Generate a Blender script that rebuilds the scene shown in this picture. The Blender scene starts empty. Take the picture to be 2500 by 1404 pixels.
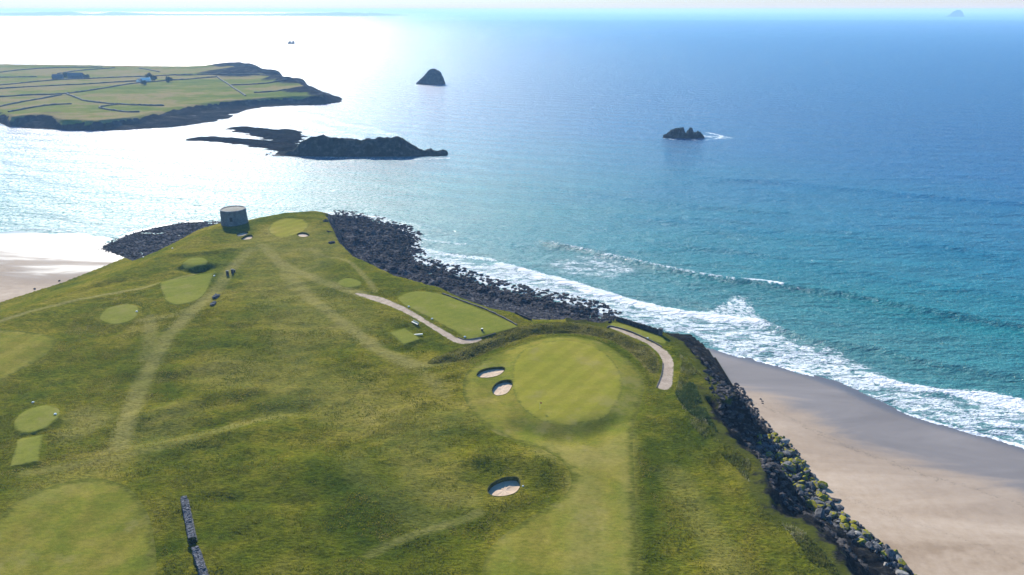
import bpy, bmesh, math, random
import numpy as np
from mathutils import Vector, Matrix, noise as mnoise

random.seed(7)
RNG = np.random.default_rng(11)
scene = bpy.context.scene
COL = scene.collection

# ------------------------------------------------------------------ camera
CAMZ, FPX = 120.0, 1750.0
PITCH = math.atan((702 - 22) / FPX)
cp, sp_ = math.cos(PITCH), math.sin(PITCH)

def at(px, py, z=0.0):
    """world point on the level z seen at photo pixel (px, py)"""
    dx, dy, dz = (px - 1250), FPX * cp - (py - 702) * sp_, -FPX * sp_ - (py - 702) * cp
    t = (z - CAMZ) / dz
    return (dx * t, dy * t, z)

def pts(lst, z):
    return np.array([at(a, b, z)[:2] for a, b in lst])

# ------------------------------------------------------------------ numeric helpers
_TAB = RNG.random((256, 256))
def vnoise(x, y, seed=0):
    x = x + seed * 37.17; y = y + seed * 91.73
    xi = np.floor(x).astype(int); yi = np.floor(y).astype(int)
    fx = x - xi; fy = y - yi
    fx = fx * fx * (3 - 2 * fx); fy = fy * fy * (3 - 2 * fy)
    a = _TAB[xi & 255, yi & 255]; b = _TAB[(xi + 1) & 255, yi & 255]
    c = _TAB[xi & 255, (yi + 1) & 255]; d = _TAB[(xi + 1) & 255, (yi + 1) & 255]
    return (a + (b - a) * fx) * (1 - fy) + (c + (d - c) * fx) * fy

def fbm(x, y, octv=4, seed=0):
    s = 0.0; amp = 0.5
    for i in range(octv):
        s = s + amp * (vnoise(x * 2 ** i, y * 2 ** i, seed + i) - 0.5)
        amp *= 0.5
    return s * 2

def smooth(P, n=5, closed=True):
    """Catmull-Rom through the points"""
    P = np.asarray(P, float); N = len(P); out = []
    rng = range(N) if closed else range(N - 1)
    for i in rng:
        if closed:
            p0, p1, p2, p3 = P[i - 1], P[i], P[(i + 1) % N], P[(i + 2) % N]
        else:
            p0, p1, p2, p3 = P[max(i - 1, 0)], P[i], P[i + 1], P[min(i + 2, N - 1)]
        for k in range(n):
            t = k / n
            out.append(0.5 * ((2 * p1) + (-p0 + p2) * t + (2 * p0 - 5 * p1 + 4 * p2 - p3) * t * t + (-p0 + 3 * p1 - 3 * p2 + p3) * t ** 3))
    if not closed: out.append(P[-1])
    return np.array(out)

def seg_dist2(X, Y, a, b):
    ex, ey = b - a
    L = ex * ex + ey * ey + 1e-9
    t = np.clip(((X - a[0]) * ex + (Y - a[1]) * ey) / L, 0, 1)
    return (X - a[0] - t * ex) ** 2 + (Y - a[1] - t * ey) ** 2

def line_dist(P, X, Y, far=60.0):
    out = np.full(X.shape, far)
    m = (X > P[:, 0].min() - far) & (X < P[:, 0].max() + far) & (Y > P[:, 1].min() - far) & (Y < P[:, 1].max() + far)
    if not m.any(): return out
    x, y = X[m], Y[m]; d2 = np.full(x.shape, far * far)
    for i in range(len(P) - 1): d2 = np.minimum(d2, seg_dist2(x, y, P[i], P[i + 1]))
    out[m] = np.sqrt(d2)
    return out

def sdf(P, X, Y, far=60.0):
    """signed distance, positive inside, clipped to +-far outside the box of P"""
    out = np.full(X.shape, -far)
    m = (X > P[:, 0].min() - far) & (X < P[:, 0].max() + far) & (Y > P[:, 1].min() - far) & (Y < P[:, 1].max() + far)
    if not m.any(): return out
    x, y = X[m], Y[m]
    d2 = np.full(x.shape, 1e18); ins = np.zeros(x.shape, bool)
    N = len(P)
    for i in range(N):
        a, b = P[i], P[(i + 1) % N]
        d2 = np.minimum(d2, seg_dist2(x, y, a, b))
        if a[1] != b[1]:
            c = (a[1] > y) != (b[1] > y)
            ins ^= c & (x < (b[0] - a[0]) * (y - a[1]) / (b[1] - a[1]) + a[0])
    d = np.sqrt(d2)
    out[m] = np.where(ins, d, -d)
    return out

def sstep(a, b, x):
    t = np.clip((x - a) / (b - a), 0, 1)
    return t * t * (3 - 2 * t)

# ------------------------------------------------------------------ object helpers
def tag(o, label=None, cat=None, group=None, kind=None):
    if label: o['label'] = label
    if cat: o['category'] = cat
    if group: o['group'] = group
    if kind: o['kind'] = kind
    return o

def link(o, parent=None):
    COL.objects.link(o)
    if parent: o.parent = parent
    return o

def empty(name, loc, rz=0.0):
    o = bpy.data.objects.new(name, None)
    o.location = loc; o.rotation_euler = (0, 0, rz); o.empty_display_size = 0.5
    return link(o)

def mesh_np(name, V, F, mat, parent=None, attrs=None, smooth_=True, loc=None):
    """mesh from numpy verts and (tri or quad) faces"""
    me = bpy.data.meshes.new(name)
    V = np.asarray(V, np.float32); F = np.asarray(F, np.int32)
    k = F.shape[1]
    me.vertices.add(len(V)); me.vertices.foreach_set('co', V[:, :3].ravel())
    me.loops.add(F.size); me.loops.foreach_set('vertex_index', F.ravel())
    me.polygons.add(len(F)); me.polygons.foreach_set('loop_start', np.arange(0, F.size, k, dtype=np.int32))
    me.update(calc_edges=True)
    me.polygons.foreach_set('use_smooth', np.full(len(F), smooth_))
    for an, av in (attrs or {}).items():
        at_ = me.attributes.new(an, 'FLOAT', 'POINT'); at_.data.foreach_set('value', np.asarray(av, np.float32))
    me.materials.append(mat); me.validate(); me.update()
    o = bpy.data.objects.new(name, me)
    if loc is not None: o.location = loc
    return link(o, parent)

def bm_obj(name, bm, mat, parent=None, smooth_=False, loc=None):
    me = bpy.data.meshes.new(name)
    bm.normal_update(); bm.to_mesh(me); bm.free()
    for p in me.polygons: p.use_smooth = smooth_
    me.materials.append(mat)
    o = bpy.data.objects.new(name, me)
    if loc is not None: o.location = loc
    return link(o, parent)

def add_box(bm, c, s, rz=0.0, bevel=0.0, jit=0.0):
    r = bmesh.ops.create_cube(bm, size=1.0)
    vs = r['verts']
    M = Matrix.Translation(c) @ Matrix.Rotation(rz, 4, 'Z') @ Matrix.Diagonal((s[0], s[1], s[2], 1))
    for v in vs:
        v.co = M @ v.co
        if jit: v.co += Vector((random.uniform(-jit, jit), random.uniform(-jit, jit), random.uniform(-jit, jit)))
    if bevel:
        es = list({e for v in vs for e in v.link_edges})
        bmesh.ops.bevel(bm, geom=es, offset=bevel, segments=2, affect='EDGES', profile=0.5)

def add_cyl(bm, c, r0, r1, h, seg=12):
    M = Matrix.Translation((c[0], c[1], c[2] + h / 2))
    bmesh.ops.create_cone(bm, cap_ends=True, segments=seg, radius1=r0, radius2=r1, depth=h, matrix=M)

def grid_tris(nx, ny):
    """triangles of an nx * ny vertex grid, index = j*nx+i"""
    i, j = np.meshgrid(np.arange(nx - 1), np.arange(ny - 1))
    a = (j * nx + i).ravel(); b = a + 1; c = a + nx; d = c + 1
    alt = ((i + j) % 2 == 0).ravel()
    t1 = np.where(alt[:, None], np.stack([a, b, d], 1), np.stack([a, b, c], 1))
    t2 = np.where(alt[:, None], np.stack([a, d, c], 1), np.stack([b, d, c], 1))
    return np.concatenate([t1, t2])

# ------------------------------------------------------------------ materials
class NT:
    def __init__(self, name):
        self.m = bpy.data.materials.new(name); self.m.use_nodes = True
        self.t = self.m.node_tree; self.n = self.t.nodes; self.b = self.n['Principled BSDF']
        self._pos = None
    def new(self, typ, **kw):
        nd = self.n.new(typ)
        for k, v in kw.items(): setattr(nd, k, v)
        return nd
    def put(self, sock, v):
        if v is None: return
        if isinstance(v, bpy.types.NodeSocket): self.t.links.new(v, sock)
        elif isinstance(v, (tuple, list)) and len(v) == 3 and sock.type == 'RGBA': sock.default_value = (*v, 1)
        else: sock.default_value = v
    def pos(self):
        if self._pos is None: self._pos = self.new('ShaderNodeNewGeometry').outputs['Position']
        return self._pos
    def objpos(self):
        return self.new('ShaderNodeTexCoord').outputs['Object']
    def mapping(self, v=None, scale=(1, 1, 1), rot=(0, 0, 0), loc=(0, 0, 0)):
        m = self.new('ShaderNodeMapping'); self.put(m.inputs['Vector'], v or self.pos())
        m.inputs['Scale'].default_value = scale; m.inputs['Rotation'].default_value = rot; m.inputs['Location'].default_value = loc
        return m.outputs[0]
    def noise(self, scale, detail=4, rough=0.55, vec=None, dist=0.0, col=False):
        n = self.new('ShaderNodeTexNoise'); self.put(n.inputs['Vector'], vec or self.pos())
        n.inputs['Scale'].default_value = scale; n.inputs['Detail'].default_value = detail
        n.inputs['Roughness'].default_value = rough; n.inputs['Distortion'].default_value = dist
        return n.outputs['Color' if col else 'Fac']
    def voro(self, scale, vec=None, feature='F1', out='Distance', rand=1.0):
        n = self.new('ShaderNodeTexVoronoi', feature=feature); self.put(n.inputs['Vector'], vec or self.pos())
        n.inputs['Scale'].default_value = scale; n.inputs['Randomness'].default_value = rand
        return n.outputs[out]
    def math(self, op, a, b=None, c=None, clamp=False):
        n = self.new('ShaderNodeMath', operation=op, use_clamp=clamp)
        self.put(n.inputs[0], a); self.put(n.inputs[1], b); self.put(n.inputs[2], c)
        return n.outputs[0]
    def mr(self, v, a, b, c=0.0, d=1.0, smooth=True):
        n = self.new('ShaderNodeMapRange', interpolation_type='SMOOTHSTEP' if smooth else 'LINEAR')
        self.put(n.inputs[0], v); self.put(n.inputs[1], a); self.put(n.inputs[2], b); self.put(n.inputs[3], c); self.put(n.inputs[4], d)
        return n.outputs[0]
    def mix(self, f, a, b, mode='MIX'):
        n = self.new('ShaderNodeMix', data_type='RGBA', blend_type=mode)
        self.put(n.inputs[0], f); self.put(n.inputs[6], a); self.put(n.inputs[7], b)
        return n.outputs[2]
    def ramp(self, f, stops):
        n = self.new('ShaderNodeValToRGB'); self.put(n.inputs[0], f)
        e = n.color_ramp.elements
        while len(e) < len(stops): e.new(0.5)
        for el, (p, c) in zip(e, stops): el.position = p; el.color = (*c, 1)
        return n.outputs[0]
    def attr(self, name):
        n = self.new('ShaderNodeAttribute', attribute_name=name); return n.outputs['Fac']
    def bump(self, h, strength=0.5, dist=0.1, normal=None):
        n = self.new('ShaderNodeBump'); self.put(n.inputs['Height'], h)
        n.inputs['Strength'].default_value = strength; n.inputs['Distance'].default_value = dist
        if normal: self.put(n.inputs['Normal'], normal)
        return n.outputs[0]
    def done(self, col=None, rough=None, normal=None, spec=None, **kw):
        self.put(self.b.inputs['Base Color'], col); self.put(self.b.inputs['Roughness'], rough)
        self.put(self.b.inputs['Normal'], normal); self.put(self.b.inputs['Specular IOR Level'], spec)
        for k, v in kw.items(): self.put(self.b.inputs[k.replace('_', ' ')], v)
        return self.m

def grass_mat(name, stops, tuft=0.5, fine=0.25, bump=0.5, patch=0.035, dry=(0.27, 0.225, 0.075), extra=None, stripes=None, sheen=0.0, fringe=None):
    g = NT(name)
    big = g.noise(patch, 6, 0.62, dist=0.6)
    mid = g.noise(0.22, 5, 0.65, vec=g.mapping(scale=(0.8, 1.3, 1), rot=(0, 0, 0.35)))
    sm = g.noise(1.1, 4, 0.7, vec=g.mapping(scale=(0.7, 1.5, 1), rot=(0, 0, 0.25)))
    fn = g.noise(4.5, 3, 0.75)
    f = g.math('ADD', g.math('MULTIPLY', big, 0.62), g.math('MULTIPLY', mid, 0.38))
    col = g.ramp(f, stops)
    col = g.mix(tuft, col, g.ramp(sm, [(0.36, (0.38, 0.42, 0.32)), (0.5, (1, 1, 1)), (0.66, (1.7, 1.62, 1.5))]), 'MULTIPLY')
    col = g.mix(fine, col, g.ramp(fn, [(0.34, (0.3, 0.33, 0.26)), (0.5, (1, 1, 1)), (0.68, (1.85, 1.75, 1.6))]), 'MULTIPLY')
    if stripes:
        ang, width, amt = stripes
        s = g.math('SINE', g.math('MULTIPLY', g.new_sep(g.mapping(rot=(0, 0, ang)), 0), math.pi / width))
        s = g.mr(g.math('ADD', s, g.math('MULTIPLY', g.math('SUBTRACT', mid, 0.5), 3.0)), -0.6, 0.6)
        col = g.mix(s, g.mix(1.0, col, (1 - amt,) * 3, 'MULTIPLY'), g.mix(1.0, col, (1 + amt,) * 3, 'MULTIPLY'))
    if dry is not None:
        tr = g.attr('track')
        trn = g.math('MULTIPLY', tr, g.mr(g.math('ADD', sm, g.math('MULTIPLY', big, 0.5)), 0.45, 0.95, 0.25, 1.0))
        col = g.mix(trn, col, dry)
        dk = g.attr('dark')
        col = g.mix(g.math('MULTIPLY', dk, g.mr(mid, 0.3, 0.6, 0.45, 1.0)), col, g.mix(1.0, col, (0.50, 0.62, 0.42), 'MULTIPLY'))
    if fringe:
        fc, wd_ = fringe
        e = g.math('ADD', g.attr('edge'), g.math('MULTIPLY', g.math('SUBTRACT', mid, 0.5), wd_ * 3.0))
        col = g.mix(g.mr(e, 0.0, wd_, 1.0, 0.0), col, g.mix(1.0, g.ramp(sm, [(0.36, (0.6, 0.62, 0.55)), (0.5, (1, 1, 1)), (0.64, (1.4, 1.35, 1.3))]), fc, 'MULTIPLY'))
        worn = g.noise(0.11, 4, 0.65, vec=g.mapping(loc=(31, 7, 0)))
        col = g.mix(g.mr(worn, 0.54, 0.70, 0.0, 0.45), col, (0.23, 0.19, 0.07))
    h = g.math('ADD', g.math('MULTIPLY', sm, 0.7), g.math('MULTIPLY', fn, 0.3))
    nrm = g.bump(h, bump, 0.9)
    if extra: col = extra(g, col, big, mid, sm, fn)
    g.b.inputs['Sheen Weight'].default_value = sheen
    g.b.inputs['Sheen Roughness'].default_value = 0.5
    g.b.inputs['Sheen Tint'].default_value = (0.8, 0.85, 0.4, 1)
    return g.done(col, 0.95, nrm, 0.0)

def _sep(self, v, i):
    n = self.new('ShaderNodeSeparateXYZ'); self.put(n.inputs[0], v); return n.outputs[i]
NT.new_sep = _sep

def cliff_extra(g, col, big, mid, sm, fn):
    geo = g.new('ShaderNodeNewGeometry')
    nz = g.new_sep(geo.outputs['Normal'], 2)
    ck = g.attr('cliff')
    rn = g.noise(0.5, 6, 0.7, vec=g.mapping(scale=(1, 1, 2.2)))
    rock = g.ramp(rn, [(0.36, (0.008, 0.009, 0.010)), (0.5, (0.016, 0.016, 0.016)), (0.6, (0.032, 0.030, 0.026)), (0.7, (0.085, 0.08, 0.07))])
    steep = g.mr(g.math('ADD', ck, g.math('MULTIPLY', g.math('SUBTRACT', mid, 0.5), 0.7)), 0.42, 0.54)
    low = g.math('MULTIPLY', g.mr(nz, 0.5, 0.68, 1.0, 0.0), g.mr(ck, 0.2, 0.4))
    shaggy = g.mix(g.mr(ck, 0.05, 0.5), col, g.mix(sm, (0.030, 0.042, 0.006), (0.085, 0.085, 0.015)))
    return g.mix(g.math('MAXIMUM', steep, low), shaggy, rock)

ROUGH = [(0.34, (0.0506, 0.0708, 0.0061)), (0.43, (0.083, 0.0951, 0.0081)), (0.5, (0.1174, 0.1154, 0.0101)), (0.57, (0.1569, 0.1356, 0.0152)), (0.66, (0.2125, 0.1741, 0.0344))]
FAIR = [(0.36, (0.108, 0.1269, 0.0147)), (0.47, (0.1431, 0.144, 0.0189)), (0.56, (0.1823, 0.1586, 0.0263)), (0.66, (0.2228, 0.1806, 0.042))]
GREEN = [(0.36, (0.1708, 0.1715, 0.0198)), (0.5, (0.21, 0.192, 0.0264)), (0.6, (0.2408, 0.2048, 0.0374)), (0.7, (0.266, 0.2112, 0.055))]
M = {}
M['rough'] = grass_mat('rough_grass', ROUGH, 0.7, 0.45, 0.7, extra=cliff_extra)
M['fairway'] = grass_mat('fairway_grass', FAIR, 0.28, 0.25, 0.22, stripes=(0.15, 5.5, 0.06), fringe=((0.095, 0.098, 0.014), 2.2))
M['green'] = grass_mat('green_grass', GREEN, 0.10, 0.14, 0.06, stripes=(0.6, 3.0, 0.05), dry=None, fringe=((0.135, 0.135, 0.022), 1.2))
M['tee'] = grass_mat('tee_grass', [(0.36, (0.135, 0.150, 0.022)), (0.5, (0.166, 0.168, 0.028)), (0.6, (0.196, 0.184, 0.040)), (0.7, (0.21, 0.19, 0.05))], 0.16, 0.2, 0.1, dry=None, stripes=(0.9, 2.0, 0.022), fringe=((0.095, 0.10, 0.014), 0.7))
M['bank'] = grass_mat('bank_grass', [(0.36, (0.05, 0.055, 0.010)), (0.47, (0.085, 0.08, 0.016)), (0.57, (0.12, 0.105, 0.028)), (0.68, (0.165, 0.14, 0.05))], 0.85, 0.5, 1.0, patch=0.09, dry=None)

def plain(name, c0, c1, scale=3.0, rough=0.8, bump=0.3, dist=0.05, spec=0.3, obj=False):
    g = NT(name)
    v = g.objpos() if obj else None
    n = g.noise(scale, 5, 0.65, vec=v)
    return g.done(g.ramp(n, [(0.3, c0), (0.7, c1)]), rough, g.bump(g.noise(scale * 3, 4, 0.7, vec=v), bump, dist), spec)

def rock_mat(name, a, b, c, lichen=None, scale=1.3):
    g = NT(name)
    v = g.pos()
    n = g.noise(scale, 6, 0.68)
    col = g.ramp(n, [(0.3, a), (0.52, b), (0.72, c)])
    if lichen:
        nz = g.new_sep(g.new('ShaderNodeNewGeometry').outputs['Normal'], 2)
        l = g.noise(scale * 0.8, 4, 0.6, vec=g.mapping(loc=(13, 5, 2)))
        f = g.math('MULTIPLY', g.mr(l, 0.41, 0.53), g.mr(nz, -0.1, 0.4))
        col = g.mix(f, col, g.ramp(n, [(0.3, lichen), (0.7, tuple(x * 1.5 for x in lichen))]))
    nr = g.bump(g.math('ADD', g.noise(scale * 2.2, 5, 0.7), g.math('MULTIPLY', g.voro(scale * 1.5), 0.4)), 0.6, 0.3)
    return g.done(col, 0.9, nr, 0.0)

M['rock_dark'] = rock_mat('dark_rock', (0.027, 0.025, 0.026), (0.062, 0.057, 0.056), (0.15, 0.135, 0.128))
M['rubble'] = rock_mat('rubble_rock', (0.03, 0.03, 0.036), (0.058, 0.058, 0.068), (0.135, 0.132, 0.148), scale=0.5)
M['rock_grey'] = rock_mat('grey_rock', (0.045, 0.045, 0.05), (0.10, 0.10, 0.105), (0.21, 0.205, 0.20))
M['rock_pale'] = rock_mat('pale_rock', (0.13, 0.125, 0.12), (0.22, 0.21, 0.20), (0.36, 0.34, 0.32))
M['rock_lichen'] = rock_mat('lichen_rock', (0.06, 0.058, 0.05), (0.13, 0.125, 0.11), (0.22, 0.21, 0.19), lichen=(0.17, 0.155, 0.015))
M['islet'] = rock_mat('islet_rock', (0.013, 0.014, 0.013), (0.030, 0.032, 0.027), (0.095, 0.09, 0.08), scale=0.22)
M['ledge'] = rock_mat('ledge_rock', (0.006, 0.006, 0.006), (0.014, 0.013, 0.012), (0.035, 0.032, 0.028), scale=0.3)
M['stone'] = rock_mat('wall_stone', (0.05, 0.05, 0.055), (0.13, 0.13, 0.14), (0.33, 0.33, 0.34), scale=2.6)
M['cream'] = plain('cream_paint', (0.62, 0.58, 0.48), (0.74, 0.70, 0.6), 4, 0.6, 0.1)
M['white'] = plain('white_paint_and_glare', (0.74, 0.73, 0.70), (0.82, 0.81, 0.79), 4, 0.5, 0.1)
M['dark_wood'] = plain('dark_timber', (0.035, 0.028, 0.024), (0.08, 0.065, 0.055), 5, 0.7, 0.3)
M['slate'] = plain('slate', (0.07, 0.07, 0.08), (0.13, 0.13, 0.14), 3, 0.6, 0.3)
M['cloth'] = plain('dark_clothing', (0.018, 0.019, 0.026), (0.04, 0.04, 0.05), 8, 0.85, 0.2)
M['skin'] = plain('skin', (0.42, 0.26, 0.19), (0.5, 0.32, 0.24), 8, 0.55, 0.05)
M['hair'] = plain('brown_hair', (0.03, 0.02, 0.014), (0.06, 0.04, 0.03), 20, 0.6, 0.3)
M['red'] = plain('red_cloth', (0.30, 0.05, 0.03), (0.4, 0.07, 0.045), 6, 0.8, 0.1)
M['pole'] = plain('pole_paint', (0.5, 0.48, 0.4), (0.6, 0.58, 0.5), 6, 0.45, 0.05)
M['kerb'] = plain('kerb_stone', (0.055, 0.045, 0.04), (0.13, 0.11, 0.10), 2.5, 0.85, 0.4)

def gravel():
    g = NT('gravel')
    n = g.noise(0.6, 5, 0.6); f = g.noise(6, 3, 0.8); m = g.noise(0.25, 4, 0.6)
    col = g.ramp(n, [(0.36, (0.30, 0.225, 0.165)), (0.64, (0.40, 0.31, 0.235))])
    col = g.mix(0.5, col, g.ramp(f, [(0.34, (0.5, 0.5, 0.5)), (0.5, (1, 1, 1)), (0.66, (1.35, 1.35, 1.35))]), 'MULTIPLY')
    e = g.math('ADD', g.attr('edge'), g.math('MULTIPLY', g.math('SUBTRACT', n, 0.5), 1.6))
    verge = g.mr(e, 0.05, 0.45, 1.0, 0.0)
    col = g.mix(g.mr(m, 0.52, 0.66, 0.0, 0.35), col, (0.20, 0.17, 0.10))
    col = g.mix(verge, col, g.mix(f, (0.07, 0.075, 0.015), (0.17, 0.15, 0.045)))
    return g.done(col, 0.9, g.bump(f, 0.3, 0.05), 0.1)
M['gravel'] = gravel()

def sand_mat(name='sand', beach=True):
    g = NT(name)
    n = g.noise(0.03, 6, 0.6, dist=1.2, vec=g.mapping(scale=(0.35, 1.7, 1), rot=(0, 0, math.radians(41))))
    m = g.noise(0.4, 5, 0.65); f = g.noise(3.0, 4, 0.75)
    dry = g.ramp(g.math('ADD', g.math('MULTIPLY', n, 0.7), g.math('MULTIPLY', m, 0.3)),
                 [(0.38, (0.29, 0.205, 0.135)), (0.5, (0.385, 0.285, 0.20)), (0.62, (0.45, 0.345, 0.255))])
    dry = g.mix(0.25, dry, g.ramp(f, [(0.2, (0.6, 0.6, 0.6)), (0.5, (1, 1, 1)), (0.8, (1.25, 1.25, 1.25))]), 'MULTIPLY')
    if not beach:
        return g.done(dry, 0.95, g.bump(f, 0.15, 0.05), 0.1)
    s = g.math('ADD', g.attr('shore'), g.math('MULTIPLY', g.math('SUBTRACT', n, 0.5), 46))
    wet = g.ramp(n, [(0.36, (0.165, 0.140, 0.128)), (0.64, (0.225, 0.192, 0.175))])
    w = g.mr(s, 20, 34, 1.0, 0.0)
    damp = g.mr(s, 30, 62, 0.55, 0.0)
    dmix = g.mix(damp, dry, (0.275, 0.212, 0.165))
    col = g.mix(w, dmix, wet)
    wr = g.math('ADD', g.attr('shore'), g.math('MULTIPLY', g.math('SUBTRACT', m, 0.5), 7))
    line = g.math('MAXIMUM', g.math('MULTIPLY', g.mr(g.math('ABSOLUTE', g.math('SUBTRACT', wr, 33)), 0.0, 1.0, 1.0, 0.0), g.mr(f, 0.5, 0.62)), g.math('MULTIPLY', g.mr(g.math('ABSOLUTE', g.math('SUBTRACT', wr, 58)), 0.0, 0.9, 1.0, 0.0), g.mr(f, 0.53, 0.64)))
    col = g.mix(g.math('MULTIPLY', line, 0.85), col, (0.10, 0.085, 0.065))
    edge = g.mr(g.attr('shore'), 0.0, 5.0, 1.0, 0.0)
    col = g.mix(edge, col, (0.12, 0.11, 0.11))
    rough = g.mix(edge, g.mr(w, 0, 1, 0.9, 0.6), (0.3, 0.3, 0.3))
    return g.done(col, rough, g.bump(g.math('ADD', m, g.math('MULTIPLY', f, 0.25)), 0.22, 0.12), g.mr(w, 0, 1, 0.1, 0.3))
M['sand'] = sand_mat()
M['bunker_sand'] = plain('bunker_sand', (0.47, 0.345, 0.24), (0.57, 0.43, 0.31), 0.8, 0.95, 0.25, 0.06, 0.1)
M['turf_face'] = grass_mat('turf_face', [(0.36, (0.06, 0.062, 0.016)), (0.64, (0.12, 0.11, 0.035))], 0.5, 0.5, 0.6, dry=None)

def shore_rock():
    g = NT('shore_rock')
    v = g.voro(0.55, feature='F1'); v2 = g.voro(0.55, out='Color')
    n = g.noise(0.35, 5, 0.65)
    tone = g.new('ShaderNodeSeparateColor'); g.put(tone.inputs[0], v2)
    col = g.ramp(g.math('ADD', g.math('MULTIPLY', tone.outputs[0], 0.5), g.math('MULTIPLY', n, 0.5)),
                 [(0.25, (0.018, 0.018, 0.02)), (0.5, (0.04, 0.039, 0.044)), (0.75, (0.09, 0.087, 0.092))])
    return g.done(col, 0.7, g.bump(g.math('SUBTRACT', 1.0, v), 0.9, 0.7), 0.0)
M['shore'] = shore_rock()

def island_mat():
    g = NT('island_ground')
    big = g.noise(0.006, 5, 0.6, vec=g.mapping(scale=(0.6, 1.6, 1), rot=(0, 0, 0.25)))
    mid = g.noise(0.05, 5, 0.6)
    col = g.ramp(g.math('ADD', g.math('MULTIPLY', big, 0.7), g.math('MULTIPLY', mid, 0.3)),
                 [(0.38, (0.11, 0.138, 0.026)), (0.47, (0.165, 0.172, 0.036)), (0.53, (0.25, 0.19, 0.085)), (0.62, (0.185, 0.18, 0.045))])
    rk = g.attr('rock')
    rn = g.noise(0.06, 6, 0.7)
    rock = g.ramp(rn, [(0.36, (0.010, 0.010, 0.010)), (0.5, (0.022, 0.021, 0.02)), (0.62, (0.05, 0.046, 0.042)), (0.72, (0.13, 0.125, 0.12))])
    f = g.mr(g.math('ADD', rk, g.math('MULTIPLY', g.math('SUBTRACT', mid, 0.5), 0.5)), 0.35, 0.6)
    col = g.mix(f, col, rock)
    return g.done(col, 0.9, g.bump(g.math('ADD', mid, rn), 0.8, 3.0), 0.0)
M['island'] = island_mat()
M['far_land'] = plain('far_land', (0.05, 0.06, 0.035), (0.10, 0.10, 0.06), 0.002, 0.95, 0.1, spec=0.1)
M['field_wall'] = plain('field_wall_stone', (0.05, 0.05, 0.045), (0.11, 0.105, 0.09), 0.3, 0.9, 0.5)

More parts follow.
